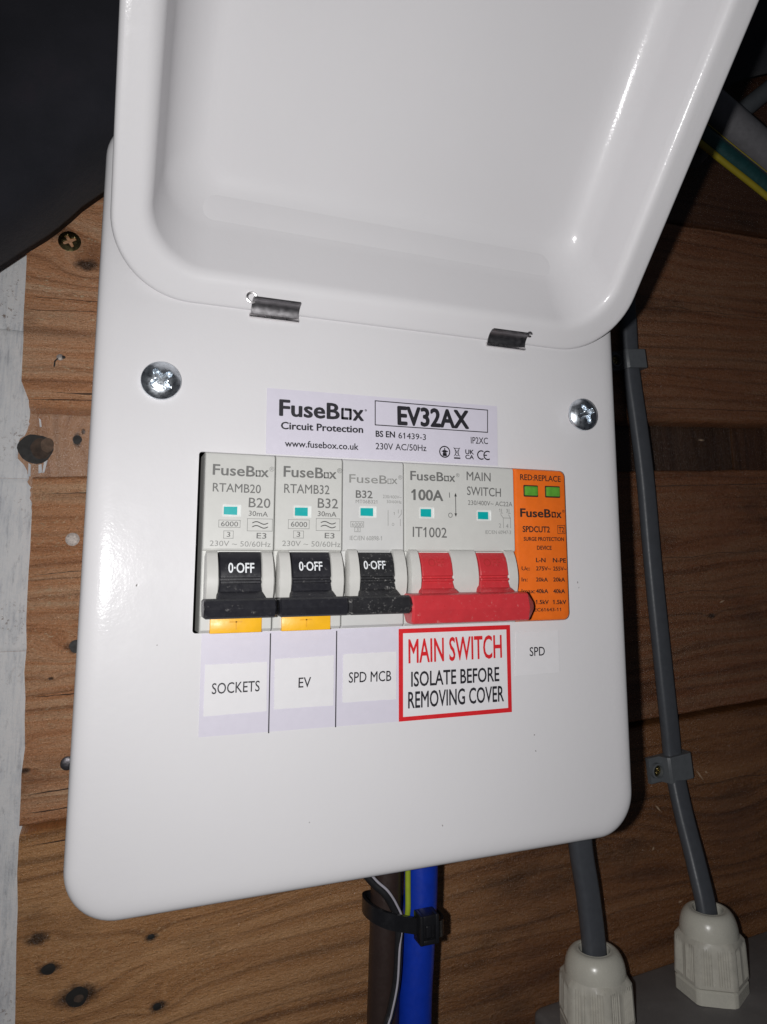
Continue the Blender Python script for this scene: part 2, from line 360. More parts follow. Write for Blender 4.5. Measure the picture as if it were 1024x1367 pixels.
# ---- lettering
_font_cache = {}
def raw_glyphs(s):
    cu = bpy.data.curves.new('t', 'FONT'); cu.body = s; cu.size = 1.0; cu.resolution_u = 2
    o = bpy.data.objects.new('t', cu); col.objects.link(o)
    dg = bpy.context.evaluated_depsgraph_get(); me = bpy.data.meshes.new_from_object(o.evaluated_get(dg))
    q = [v.co.copy() for v in me.vertices]
    bpy.data.objects.remove(o); bpy.data.curves.remove(cu); bpy.data.meshes.remove(me); return q
def glyphs(s, bold):
    key = (s, bold)
    if key in _font_cache: return _font_cache[key]
    cu = bpy.data.curves.new('t', 'FONT'); cu.body = s; cu.size = 1.0; cu.resolution_u = 3
    o = bpy.data.objects.new('t', cu); col.objects.link(o)
    dg = bpy.context.evaluated_depsgraph_get(); me = bpy.data.meshes.new_from_object(o.evaluated_get(dg))
    vs_ = [v.co.copy() for v in me.vertices]; fs = [tuple(p.vertices) for p in me.polygons]
    bpy.data.objects.remove(o); bpy.data.curves.remove(cu); bpy.data.meshes.remove(me)
    if '1' in s:
        q = raw_glyphs('1')
        if True:
            ONE = (min(v.x for v in q), max(v.x for v in q), max(v.y for v in q))
            ox0, ox1, oh = ONE; bw = ox1-ox0
            if bw < 0.2*oh:
                for i_, ch in enumerate(s):
                    if ch != '1': continue
                    xr = max(v.x for v in raw_glyphs(s[:i_+1])) - bw; k = len(vs_)
                    vs_ += [Vector((xr+bw*0.4, oh, 0)), Vector((xr+bw*0.1, oh*0.80, 0)), Vector((xr-oh*0.20, oh*0.66, 0)), Vector((xr-oh*0.20, oh*0.78, 0))]; fs.append((k, k+1, k+2, k+3))
    d = (0.0, 0.008, 0.018, 0.030, 0.042)[bold]
    if d > 0:                                   # heavier weights: overlaid copies of the outline
        V0, F0 = vs_, fs; vs_, fs = [], []
        for q, (ax, ay) in enumerate([(0, 0)]+[(d*math.cos(k_*math.pi/4), 0.8*d*math.sin(k_*math.pi/4)) for k_ in range(8)]):
            k = len(vs_); vs_ += [Vector((v.x+ax, v.y+ay, q*0.0003)) for v in V0]; fs += [tuple(i+k for i in f) for f in F0]
    _font_cache[key] = (vs_, fs); return vs_, fs
CAPH = None
def text_mesh(s, u0, v0, u1, v1, cap, bold, wfun):
    global CAPH
    if CAPH is None: CAPH = max(v.y for v in glyphs('H', 0)[0])
    vs_, fs = glyphs(s, bold)
    x0 = min(v.x for v in vs_); x1 = max(v.x for v in vs_)
    d = Vector((u1-u0, v1-v0)); L = d.length; d.normalize(); nrm = Vector((-d.y, d.x))
    sx = L/(x1-x0); sy = cap/CAPH
    if s in ('x', '®', '°'): 
        ys = [v.y for v in vs_]; y0 = min(ys); sy = cap/(max(ys)-y0) if s != 'x' else sy; 
        if s != 'x': vs_ = [Vector((v.x, v.y-y0, v.z)) for v in vs_]
    out = []
    for v in vs_:
        q = Vector((u0, v0))+d*((v.x-x0)*sx)+nrm*(v.y*sy); out.append((q.x, q.y, wfun(q.x, q.y)+v.z))
    return out, fs
def lettering(rows, wfun, mat, parent, name='lettering'):
    if not callable(wfun): k = wfun; wfun = lambda u, v: k
    for (s, u0, v0, u1, v1, cap, b) in rows:
        vs_, fs = text_mesh(s, u0, v0, u1, v1, cap, b, wfun)
        mm = mat(s, cap) if callable(mat) else mat
        link(name, vs_, fs, mm, parent)
def strokes(lines, width, w):
    b = MB()
    for ln in lines:
        for (a, c) in zip(ln[:-1], ln[1:]):
            A, C = Vector(a), Vector(c); d = (C-A); 
            if d.length < 1e-6: continue
            d.normalize(); n = Vector((-d.y, d.x))*width/2; A = A-d*width*0.3; C = C+d*width*0.3
            b.add([(*(A+n), w), (*(A-n), w), (*(C-n), w), (*(C+n), w)], [(0, 1, 2, 3)])
    return b
def rect_lines(r): u0, v0, u1, v1 = r; return [(u0, v0), (u1, v0), (u1, v1), (u0, v1), (u0, v0)]
def logo_o(rect, wd, w, mat, parent):
    u0, v0, u1, v1 = rect; e = wd/2; u0 += e; u1 -= e; v0 += e; v1 -= e
    gx = (u1-u0)*0.22; g = wd*0.42
    strokes([[(u0+gx-g, v1), (u0, v1), (u0, v0+gx+g)], [(u0+gx+g, v1), (u1, v1), (u1, v1-gx+g*0.2)], [(u1, v1-gx-g), (u1, v0), (u1-gx+g, v0)], [(u1-gx-g, v0), (u0, v0), (u0, v0+gx-g*0.2)]], wd, w).obj('lettering', mat, parent)

# ================================================================== the boarded wall
def yb(v0, u): return v0 + TILT*(u+45)       # board edges: v at u=-45 rising to the right
wall = empty('board_wall', (100, -300, -118), 'rough sawn brown timber boards behind the white consumer unit', 'wall', kind='structure')
def plank(vlo, vhi, u0, u1, mat, wf=-100.0, thick=13.0, wane=2.2, jag=0.5, left=None, seed=0, round_left=False):
    """a sawn board: front grid with wandering edges, waney arrises and a rough left end"""
    nu, nv = 220, 14
    loops = []
    for j in range(nv+1):
        row = []
        for i in range(nu+1):
            fi = (i/nu)**1.6; fj = j/nv
            lo = yb(vlo, 0)-TILT*45; hi = yb(vhi, 0)-TILT*45
            v_ = vlo+(vhi-vlo)*fj
            ul = left(v_) if left else u0
            ul += jag*(noise.noise(Vector((v_*0.35, seed, 0)))+0.6*noise.noise(Vector((v_*1.3, seed, 5))))
            u = ul+(u1-ul)*fi
            e = 0.9*noise.noise(Vector((u*0.03, seed*3.1, 0)))+0.35*noise.noise(Vector((u*0.16, seed, 2)))
            vv = v_+(e if j == 0 else 0)+(0.7*noise.noise(Vector((u*0.04, seed+9, 0))) if j == nv else 0)
            if round_left and fj < 0.08:
                s_ = 1-fj/0.08; u += max(0, (1-(u-ul)/9.0))*2.6*s_*s_ if u < ul+9 else 0
            row.append((u, yb(vv, u), wf+0.25*noise.noise(Vector((u*0.05, v_*0.2, seed)))))
        loops.append(row)
    b = MB(); b.rings(loops, False, False, closed=False)
    # rounded arrises top and bottom going back to the board's rear
    def edge(row, s):
        a1 = [(u, v+s*wane*0.45, w-wane*0.35) for u, v, w in row]; a2 = [(u, v+s*wane*0.75, w-wane*1.2) for u, v, w in row]; a3 = [(u, v+s*wane*0.8, wf-thick) for u, v, w in row]
        b.rings([row, a1, a2, a3] if s > 0 else [a3, a2, a1, row], False, False, closed=False)
    edge(loops[0], -1); edge(loops[-1], 1)
    colm = [r[0] for r in loops]; b.rings([colm, [(u+0.3, v, w-1.0) for u, v, w in colm], [(u+0.3, v, wf-thick) for u, v, w in colm]], False, False, closed=False)
    o = b.obj('plank', mat, wall, smooth=True, sharp=50); return o
def lin(pts):
    def f(v):
        if v >= pts[0][1]: return pts[0][0]
        for (a, va), (c, vc) in zip(pts[:-1], pts[1:]):
            if vc <= v <= va: return a+(c-a)*(va-v)/(va-vc)
        return pts[-1][0]
    return f
pA = plank(31.0, 137.5, -55, 620, 'wood_a', left=lin([(-57, 140), (-55.3, 84.6), (-53.6, 32)]), seed=1, wane=2.8, round_left=True)
pB = plank(-114.5, 2.6, -48, 620, 'wood_b', left=lin([(-47.8, 4), (-47.5, -11), (-46.9, -40), (-44.8, -90), (-44.7, -116)]), seed=2, jag=0.8, wane=1.6)
pC = plank(-268, -119.0, -44, 620, 'wood_c', left=lin([(-44.7, -116), (-42, -176), (-40, -260)]), seed=3, jag=0.6, wane=1.6)
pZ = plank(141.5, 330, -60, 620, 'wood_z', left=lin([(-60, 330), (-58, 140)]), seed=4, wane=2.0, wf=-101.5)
# vertical backing boards seen through the open joint
def backing(u0, u1, mat, w, seed):
    b = MB(); n = 40; L = []
    for k in range(n+1):
        v = -60+150*k/n; e = 0.4*noise.noise(Vector((v*0.15, seed, 0)))
        L.append([(u0+e, v, w-8), (u0+e, v, w), (u1-0.4+e*0.5, v, w), (u1-0.4+e*0.5, v, w-8)])
    b.rings(L, closed=False); return b.obj('backing_board', mat, wall)
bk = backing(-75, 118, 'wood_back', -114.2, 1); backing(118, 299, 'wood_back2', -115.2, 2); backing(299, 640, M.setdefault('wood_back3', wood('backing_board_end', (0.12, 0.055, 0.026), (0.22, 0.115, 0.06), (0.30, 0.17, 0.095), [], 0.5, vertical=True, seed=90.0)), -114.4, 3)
# back sheet closing the wall behind the boards
MB().box((-500, -480, -134), (640, 480, -126)).obj('back_sheet', 'wood_back2', wall)

# fixings and holes in the boards
def dome_head(name, c, r, h, mat, parent, cross=0.0, w0=0.0, rotd=20, base=0.5, slot_w=0.13):
    """screw head: low dome, cross recess cut into the height field"""
    nr, na = 22, 72; loops = []
    ca, sa = math.cos(math.radians(rotd)), math.sin(math.radians(rotd))
    prof = [(r, w0), (r, w0+base)]
    L = [[(c[0]+rr*math.cos(2*math.pi*k/na), c[1]+rr*math.sin(2*math.pi*k/na), w) for k in range(na)] for rr, w in prof]
    for i in range(1, nr):
        rr = r*(1-(i/nr)**1.15); row = []
        for k in range(na):
            a = 2*math.pi*k/na; x, y = rr*math.cos(a), rr*math.sin(a); q = rr/r
            w = w0+base+h*(1-q**2.6)
            if cross > 0:
                X, Y = (x*ca+y*sa)/r, (-x*sa+y*ca)/r
                for (p_, q_) in ((abs(X), abs(Y)), (abs(Y), abs(X))):
                    wd = slot_w*(1.15-0.5*p_)
                    if p_ < 0.64:
                        f = max(0, min(1, (wd-q_)/0.05+0.5)); g = max(0, min(1, (0.62-p_)/0.10))
                        w = min(w, w0+base+h*(1-q**2.6)-cross*f*g)
            row.append((c[0]+x, c[1]+y, w))
        L.append(row)
    b = MB(); b.rings(L); return b.obj(name, mat, parent, smooth=True, sharp=50)
def hole(c, r, w, parent, mat='dark_slot', sy=1.0, seed=0, name='hole'):
    n = 26; P1 = []; P2 = []; P3 = []
    for k in range(n):
        a = 2*math.pi*k/n; q = r*(1+0.13*noise.noise(Vector((math.cos(a)*1.3+seed, math.sin(a)*1.3, seed))))
        x, y = math.cos(a)*q, math.sin(a)*q*sy
        P1.append((c[0]+x, c[1]+y, w)); P2.append((c[0]+x*.8, c[1]+y*.8, w-0.0)); P3.append((c[0]+x*.3, c[1]+y*.3, w+0.05))
    return MB().rings([P1, P2, P3], False, True).obj(name, mat, parent)
M['torn2'] = plain('torn_wood', (0.15, 0.10, 0.07), 0.8, var=0.4, vscale=0.5, bump=0.8, bscale=0.8)
dome_head('wood_screw', (-41.2, 93.8), 4.0, 0.35, 'brass', pA, cross=1.0, w0=-100.6, rotd=30, base=0.6)
def ring_shadow(c, r0, r1, w, mat, parent, name):
    n = 28; b = MB(); rr = random.Random(int(c[0]*7)); 
    A = [(c[0]+r0*math.cos(2*math.pi*k/n), c[1]+r0*math.sin(2*math.pi*k/n), w) for k in range(n)]
    B_ = [(c[0]+(r1+rr.uniform(-.25, .25))*math.cos(2*math.pi*k/n), c[1]+(r1+rr.uniform(-.25, .25))*math.sin(2*math.pi*k/n), w+0.02) for k in range(n)]
    b.rings([A, B_], False, False); return b.obj(name, mat, parent)
dome_head('nail_head', (-41.8, 48.3), 1.2, 0.3, 'nail', pA, w0=-100.3, base=0.5)
strokes([[(-42.6, 47.6), (-43.4, 46.6), (-43.5, 44.6)]], 0.5, -99.6).obj('rust_mark', 'dark_slot', pA)
hole((-40.9, 48.4), 1.0, -99.62, pA, sy=0.6, seed=21, name='rust_mark')
dome_head('nail_head', (-33.8, -18.6), 2.35, 0.25, 'nail', pB, w0=-100.2, base=0.6)
dome_head('nail_head', (-31.0, -95.8), 2.3, 0.5, 'nail_dark', pB, w0=-100.2, base=0.6)
hole((-30.4, -56.3), 2.3, -99.5, pB, seed=2)
hole((-33, -160.8), 2.2, -99.5, pC, sy=0.75, seed=4)
hole((-23.7, -171.1), 3.4, -99.5, pC, sy=0.9, seed=6)
hole((-1.0, -156.5), 1.2, -99.5, pC, sy=0.7, seed=8); hole((2.0, -179.4), 1.3, -99.5, pC, sy=0.9, seed=9)
hole((-23.2, -171.6), 1.5, -99.42, pC, sy=0.8, seed=31, mat=M.setdefault('torn', plain('torn_dirty_wood', (0.075, 0.05, 0.036), 0.8, var=0.4, vscale=0.5, bump=0.8, bscale=0.8)), name='knot_core')
hole((-34.9, 20.1), 1.7, -113.9, bk, seed=12)
# bored hole with torn paint round it, at the edge of the white paint
hole((-48.9, 15.6), 6.0, -113.3, bk, seed=15, sy=0.93)
hole((-47.0, 15.8), 3.6, -113.1, bk, seed=16, mat=M.setdefault('torn', plain('torn_dirty_wood', (0.075, 0.05, 0.036), 0.8, var=0.4, vscale=0.5, bump=0.8, bscale=0.8)), name='torn_wood', sy=1.1)
hole((-45.0, 17.2), 2.2, -113.0, bk, seed=19, mat=M['torn2'], name='torn_wood', sy=1.3)
def crack(v0, u0, u1, wd, parent, seed, w=-99.55, amp=0.8):
    n = 40; up, lo = [], []
    for k in range(n+1):
        f = k/n; u = u0+(u1-u0)*f; v = yb(v0, u)+amp*noise.noise(Vector((u*0.05, seed, 0)))+0.25*noise.noise(Vector((u*0.4, seed, 3)))
        h = wd*0.5*min(1, f*8, (1-f)*8)*(0.7+0.6*noise.noise(Vector((u*0.2, seed, 7)))); up.append((u, v+h, w)); lo.append((u, v-h, w))
    MB().rings([lo, up], False, False, closed=False).obj('crack', 'crack', parent)
M['crack'] = plain('dark_crack', (0.055, 0.028, 0.016), 0.8, var=0.3)
crack(34.6, -44, 60, 0.9, pA, 1, amp=0.5); crack(32.0, -53, 30, 0.5, pA, 2, amp=0.4); crack(66, -54, -20, 0.35, pA, 3); crack(70.5, -54, -20, 0.3, pA, 4)
crack(-2.6, -46, 80, 0.45, pB, 5, amp=0.3); crack(-31, -45, -10, 0.3, pB, 6); crack(-73, -44, -10, 0.4, pB, 7); crack(-105, -44, 20, 0.6, pB, 8); crack(-111, -44, 10, 0.5, pB, 9)
crack(-121.5, -43, 60, 0.7, pC, 10, amp=0.5)
crack(36, 215, 345, 0.5, pA, 11); crack(90, 225, 345, 0.4, pA, 12, amp=2.0); crack(-4.2, 212, 345, 0.6, pB, 13, amp=0.3); crack(2.2, 212, 345, 0.8, pB, 17, w=-100.2, amp=0.3); crack(-40, 225, 330, 0.4, pB, 14, amp=1.5); crack(-58, 222, 300, 0.35, pB, 15, amp=1.5); crack(-150, 175, 345, 0.4, pC, 16, amp=2.0)
# pale nicks in the lower right boards
for (u, v, l, a, pr) in ((248, -129, 3.6, -50, pC), (252, -128, 1.0, -30, pC), (222, -141, 2.4, -45, pC), (269, -47, 2.0, 20, pB), (218, -158, 1.0, 60, pC), (232, -183, 1.2, 10, pC), (128, -141, 0.9, 40, pC), (262, 36, 2.2, 3, pA)):
    d = Vector((math.cos(math.radians(a)), math.sin(math.radians(a)))); n = Vector((-d.y, d.x))*0.45
    c = Vector((u, v)); q = [c-d*l, c-d*l*.2+n, c+d*l, c-n]
    MB().add([(*p, -99.45) for p in q], [(0, 1, 2, 3)]).obj('nick', M['nick'] if 'nick' in M else M.setdefault('nick', plain('bare_wood_nick', (0.46, 0.33, 0.22), 0.7)), pr)

# ================================================================== painted wall on the left
pw = empty('painted_wall', (-90, -300, -120), 'flaking white painted planks at the end of the brown boards', 'wall', kind='structure')
def painted(v0, v1, seed):
    edge = lin([(-52, 400), (-52, 35), (-51.6, 28), (-52.2, 22), (-54.5, 18.5), (-54.8, 12), (-51.6, 8.5), (-50.6, 4), (-49, -5), (-40, -120), (-36, -300)])
    nu, nv = 26, 60; L = []
    for j in range(nv+1):
        v = v0+(v1-v0)*j/nv; row = []
        ur = edge(v)+0.9*noise.noise(Vector((v*0.5, 1.0, 0)))+0.5*noise.noise(Vector((v*1.7, 2.0, 0)))
        for i in range(nu+1):
            u = -260+(ur+260)*(1-(1-i/nu)**2)
            w = -113.3+0.5*noise.noise(Vector((u*.08, v*.03, 3)))+0.4*noise.noise(Vector((u*.4, v*.15, 8)))
            if j in (0, nv): w -= 0.55
            row.append((u, v, w))
        L.append(row)
    b = MB(); b.rings(L, False, False, closed=False)
    for row, s in ((L[0], 1), (L[-1], -1)):
        r2 = [(u, v, -119) for u, v, w in row]; b.rings([r2, row] if s > 0 else [row, r2], False, False, closed=False)
    rt = [r[-1] for r in L]; b.rings([rt, [(u, v, -114.6) for u, v, w in rt]], False, False, closed=False)
    return b.obj('painted_plank', 'paint', pw, smooth=True, sharp=60)
for (a, c, s) in ((60.9, 330, 1), (4.3, 60.8, 2), (-58.5, 4.2, 3), (-300, -58.6, 4)): painted(a, c, s)
# torn flakes of paint hanging beside the bored hole
for q in ([(-47.6, 9.6), (-46.6, 10.0), (-46.2, 6.8), (-47.4, 6.4)], [(-45.8, 10.8), (-44.6, 11.6), (-45.4, 6.9), (-46.1, 6.6)], [(-48.6, 27.5), (-47.9, 27.0), (-47.4, 24.2), (-48.0, 24.0)], [(-51.0, 10.2), (-50.2, 9.6), (-50.0, 5.2), (-50.8, 5.0)]):
    plate('paint_flake', q, -114.0, -113.3, 'paint', pw)

# ================================================================== consumer unit
unit = empty('consumer_unit', (51.7, -109.4, -100), 'white metal consumer unit with its lid swung open, screwed to the boards', 'consumer unit')
UL, UR, VB, VT, RC = -27.35, 130.76, -109.4, 90.2, 12.5
# cover: pressed sheet with a rounded bend and a flange, rectangular cut-out for the breakers
def make_cover():
    prof = [(7.0, 0.0), (6.0, 0.0), (4.8, -0.03), (3.8, -0.10), (2.9, -0.22), (2.1, -0.40), (1.4, -0.66), (0.8, -1.05), (0.35, -1.6), (0.08, -2.3), (0.0, -3.2)]
    prof.append((0.0, -17.0)); prof.append((1.2, -17.0)); prof.append((1.2, -3.4))
    loops = [[(u, v, w) for u, v in rrect(UL+i, VB+i, UR-i, VT-i, RC-i*0.9, 14)] for i, w in prof]
    b = MB(); b.rings(loops, False, False)
    v_, f_ = list(b.v), list(b.f); n = len(loops[0])
    bm = bmesh.new(); vv = [bm.verts.new(p) for p in v_]
    for f in f_: bm.faces.new([vv[i] for i in f])
    hole_ = rrect(-1.35, -45.2, 107.7, 0.4, (0.8, 2.2, 2.2, 0.8), 5)
    hv = [bm.verts.new((u, v, 0.0)) for u, v in hole_]; hb = [bm.verts.new((u, v, -1.3)) for u, v in hole_]
    edges = []
    for i in range(len(hv)):
        edges.append(bm.edges.new((hv[i], hv[(i+1) % len(hv)]))); 
        bm.faces.new((hv[i], hv[(i+1) % len(hv)], hb[(i+1) % len(hv)], hb[i]))
    for i in range(n): edges.append(bm.edges.get((vv[i], vv[(i+1) % n])))
    bmesh.ops.triangle_fill(bm, use_beauty=True, use_dissolve=False, edges=edges)
    bm.verts.index_update()
    V_ = [v.co[:] for v in bm.verts]; F_ = [[v.index for v in f.verts] for f in bm.faces]; bm.free()
    return link('cover', V_, F_, 'coat', unit, smooth=True, sharp=35)
cover = make_cover()
# body of the enclosure behind the cover
L = [[(u, v, w) for u, v in rrect(UL+i, VB+i, UR-i, VT-i, RC-2, 8)] for i, w in ((3.5, -8.0), (3.5, -8.01), (2.0, -8.0), (2.0, -99.2), (3.0, -99.9))]
MB().rings(L[2:], False, True).obj('back_box', 'coat', unit, smooth=True, sharp=35)
L2 = [[(u, v, w) for u, v in rrect(UL+4, VB+4, UR-4, VT-4, RC-3, 8)] for w in (-9.0, -96.0)]
MB().rings(L2, False, True).obj('box_lining', 'coat_in', unit)
MB().box((-12, -27, -62), (122, -18, -60)).obj('din_rail', 'steel', unit)

# lid: dished pressing hinged along its lower edge, standing open towards the viewer
TH = 0.7188; VH = 39.13; CU = 51.7; HW = 76.95; LL = 140.0
def lidp(u, s, n): return (u, VH+s*math.cos(TH)-n*math.sin(TH), 0.35+s*math.sin(TH)+n*math.cos(TH))
def lid_loops(off):
    """loops of (inset at the sides, inset at the hinge edge, inset at the far edge, depth)"""
    P = []
    t = off                                   # 0 inside skin, 1 outside skin
    rim = 1.3
    for k in range(0, 6):                     # rolled outer edge
        a = math.radians(90*k/5); P.append((rim-rim*math.cos(a), rim-rim*math.sin(a)))
    for x in (2.6, 4.4, 6.0): P.append((x, 0.04*(x-rim)))
    fr = 3.4                                  # convex bend rim -> wall
    for k in range(1, 8):
        a = math.radians(80*k/7); P.append((6.2+fr*math.sin(a), 0.2+fr*(1-math.cos(a))))
    x0, d0 = P[-1]; dr = 11.0; DD = 23.0
    slope = math.tan(math.radians(10)); d1 = DD-dr*(1-math.cos(math.radians(80)))
    x1 = x0+(d1-d0)*slope; P.append((x1, d1))
    for k in range(1, 10):
        a = math.radians(80*(1-k/9)); P.append((x1+dr*(math.sin(math.radians(80))-math.sin(a)), DD-dr*(1-math.cos(a))))
    P.append((P[-1][0]+2.0, DD))
    return P
def make_lid():
    inner = lid_loops(0); loops = []
    def ring(x, d, extra):
        sb = x+extra; r = max(7.5, 20.5-0.62*x)
        return [lidp(u, s, -d) for u, s in rrect(CU-HW+x, sb, CU+HW-x, LL-x, r, 16)]
    ex = lambda d: 7.5*(lambda t: t*t*(3-2*t))(max(0.0, min(1.0, (d-0.3)/22.7)))
    for x, d in inner: loops.append(ring(x, d, ex(d)))
    inside = list(loops)
    out = []
    # outer skin: same section set back by the sheet thickness
    outer = [(0.0, 1.9), (0.1, 3.2), (1.2, 3.4)]+[(x-1.0 if d < 20 else x, d+1.1) for x, d in inner if x > 4.2]
    out = [ring(x, d, ex(d)) for x, d in outer]
    b = MB(); b.rings(list(reversed(inside)), True, False)
    b.rings([inside[0]]+out, False, True)
    bm = bmesh.new(); vv = [bm.verts.new(p) for p in b.v]
    for f in b.f:
        try: bm.faces.new([vv[i] for i in f])
        except ValueError: pass
    bmesh.ops.remove_doubles(bm, verts=bm.verts[:], dist=1e-4); bm.verts.index_update()
    V_ = [v.co[:] for v in bm.verts]; F_ = [[v.index for v in f.verts] for f in bm.faces]; bm.free()
    return link('lid', V_, F_, 'coat', unit, smooth=True, sharp=50)
lid_o = make_lid()

for q, (u, v, r) in enumerate(((95.6, -77.5, .22), (95.9, -82.0, .22), (66.0, -98.5, .2), (112.5, -34.0, .25), (112.9, -35.6, .16), (-14.8, -33.2, .28), (-9.5, -47.6, .16), (29.0, -93.0, .15))):
    pc = [(u+r*math.cos(k*0.9)*(0.7+0.3*math.sin(k*2.2+q)), v+1.5*r*math.sin(k*0.9)*(0.7+0.3*math.cos(k*1.7+q))) for k in range(7)]
    plate('paint_chip', pc, -0.01, 0.03, M.setdefault('chip', plain('chip_grey', (0.16, 0.15, 0.14), 0.7)), cover)
# hinges in the crease between cover and lid
def hinge(u0, u1, ring_u, bright, rr_=1.25):
    A = Vector((VH-1.1, 0.9)); q = lidp(0, 4.6, 1.0); B_ = Vector((q[1], q[2]))
    def arc(sag, n=10, a=A, c=B_):
        d = c-a; nn = Vector((d.y, -d.x)).normalized(); nn = nn if nn.y < 0 else -nn
        return [a+d*(k/n)+nn*sag*4*(k/n)*(1-k/n) for k in range(n+1)]
    front = arc(0.85); back = [p+Vector((-0.15, -0.5)) for p in front]
    prof = [tuple(p) for p in front]+[tuple(p) for p in reversed(back)]
    h = MB().prism(prof, u0, u1).obj('hinge', 'steel', unit, smooth=True, sharp=40)
    lip = [(A.x-0.55, A.y-0.3), (A.x-0.45, A.y+0.35), (A.x+0.25, A.y+0.30), (A.x+0.75, A.y-0.1), (A.x+0.4, A.y-0.6)]
    MB().prism(lip, u0-0.4, u1+0.1, 0.3).obj('hinge_lip', 'steel_bright', h, smooth=True, sharp=60)
    tl = [(B_.x-0.5, B_.y-0.1), (B_.x-0.2, B_.y+0.35), (B_.x+0.25, B_.y+0.3), (B_.x+0.3, B_.y-0.5)]
    MB().prism(tl, u0+0.3, u1-0.2, 0.2).obj('hinge_lip', 'steel', h)
    c = lidp(ring_u, 4.4, 0.9); n = 22; path = [Vector((c[0]+rr_*math.cos(t_), c[1]+rr_*math.sin(t_), c[2]+0.25*math.sin(t_))) for t_ in [2*math.pi*k/n for k in range(n-2)]]
    sweep(path, circ(0.32, 8)).obj('spring_ring', 'steel_bright' if bright else 'steel', h, smooth=True)
hinge(10.6, 23.6, 10.2, True); hinge(82.4, 95.4, 95.5, False, 0.6)

# cover screws
def cover_screw(c, r, stand, rot):
    s = dome_head('cover_screw', c, r, 1.7, 'zinc', unit, cross=1.7, w0=0.25+stand, rotd=rot, base=0.9)
    if stand > 0.5:
        n = 32; rr = r*0.72
        MB().rings([[(c[0]+rr*math.cos(2*math.pi*k/n), c[1]+rr*math.sin(2*math.pi*k/n), w) for k in range(n)] for w in (0.0, stand+0.3)], False, False).obj('shank', 'nail_dark', s, smooth=True)
cover_screw((-11.4, 17.9), 4.9, 0.0, 38); cover_screw((115.0, 18.3), 5.1, 2.0, 25)

# ---- printed product label
lab = plate('product_label', [(15.6, 18.6), (85.6, 19.2), (85.4, 0.9), (15.7, 0.75)], 0.02, 0.16, 'sticker', unit, label='pale lavender product label printed EV32AX above the breakers')
LW = 0.185
PLABEL = [('FuseB', 18.97, 11.35, 35.95, 11.5, 4.3, 3), ('x', 39.69, 11.51, 42.99, 11.62, 4.4, 3), ('°', 43.19, 14.32, 43.81, 14.3, 0.6, 2), ('Circuit Protection', 19.55, 7.68, 42.8, 8.13, 1.91, 3), ('www.fusebox.co.uk', 20.73, 2.98, 41.45, 3.21, 1.75, 2), ('EV32AX', 53.07, 11.32, 76.02, 11.67, 5.13, 4), ('BS EN', 46.48, 7.3, 52.35, 7.4, 1.68, 3), ('61439-3', 53.35, 7.26, 61.94, 7.25, 1.7, 1), ('230V AC/50Hz', 46.49, 3.69, 62.06, 4.03, 1.8, 1), ('IP2XC', 76.48, 7.17, 82.22, 7.3, 1.91, 1), ('UK', 74.57, 3.9, 77.43, 3.91, 1.3, 3), ('CA', 74.54, 2.43, 77.4, 2.44, 1.19, 3)]
lettering(PLABEL, LW, 'print_black', lab)
logo_o((36.3, 11.5, 39.4, 14.8), 0.74, LW, 'print_black', lab)
strokes([[(46.32, 17.61), (82.29, 17.71), (82.14, 10.87), (46.34, 10.65), (46.32, 17.61)]], 0.28, LW).obj('printed_box', 'print_black', lab)
def arc_pts(c, r, a0, a1, n=20): return [(c[0]+r*math.cos(math.radians(a0+(a1-a0)*k/n)), c[1]+r*math.sin(math.radians(a0+(a1-a0)*k/n))) for k in range(n+1)]
strokes([arc_pts((67.87, 4.15), 1.6, 0, 360, 28), [(67.3, 3.1), (68.45, 3.1)], [(67.3, 3.5), (68.45, 3.5)], [(67.5, 3.0), (67.5, 4.6)], [(67.87, 3.0), (67.87, 5.2)], [(68.25, 3.0), (68.25, 4.6)], [(67.0, 4.3), (68.8, 4.3)]], 0.34, LW).obj('printed_symbol', 'print_black', lab)
strokes([[(71.0, 5.4), (72.6, 5.4)], [(71.2, 5.3), (71.5, 3.2), (72.2, 3.2), (72.5, 5.3)], [(70.8, 5.6), (72.7, 3.1)], [(72.8, 5.6), (70.9, 3.1)]], 0.18, LW).obj('printed_symbol', 'print_black', lab)
strokes([[(71.0, 2.5), (72.8, 2.5)]], 0.45, LW).obj('printed_symbol', 'print_black', lab)
strokes([arc_pts((79.9, 3.85), 1.25, 60, 300), arc_pts((82.0, 3.85), 1.25, 60, 300), [(80.8, 3.85), (81.7, 3.85)]], 0.36, LW).obj('printed_symbol', 'print_black', lab)

# ---- circuit labels under the breakers
stp = plate('circuit_label_strip', [(0.9, -45.35), (53.8, -45.35), (53.7, -70.4), (1.0, -69.9)], 0.02, 0.14, 'sticker', unit, label='lavender label strip with two black divider lines under the breakers')
strokes([[(18.02, -45.9), (18.11, -70.3)], [(35.65, -45.9), (35.6, -70.3)]], 0.32, 0.16).obj('divider_line', 'print_black', stp)
def small_label(pts, rows, lbl):
    rr = random.Random(int(pts[0][0])); out = []
    for (a, b_) in zip(pts, pts[1:]+pts[:1]):          # hand-torn edges
        for k in range(10):
            f = k/10; out.append((a[0]+(b_[0]-a[0])*f+rr.uniform(-.06, .06), a[1]+(b_[1]-a[1])*f+rr.uniform(-.07, .07)))
    o = plate('circuit_label', out, 0.145, 0.25, 'sticker_w', unit, label=lbl); lettering(rows, 0.275, 'print_black', o)
small_label([(1.97, -52.8), (17.31, -52.87), (17.41, -65.0), (1.95, -65.1)], [('SOCKETS', 3.77, -59.93, 15.56, -59.97, 2.55, 1)], 'small white label reading SOCKETS')
small_label([(19.25, -52.3), (34.89, -52.1), (34.92, -64.8), (19.33, -64.7)], [('EV', 25.52, -59.76, 28.83, -59.78, 2.47, 1)], 'small white label reading EV')
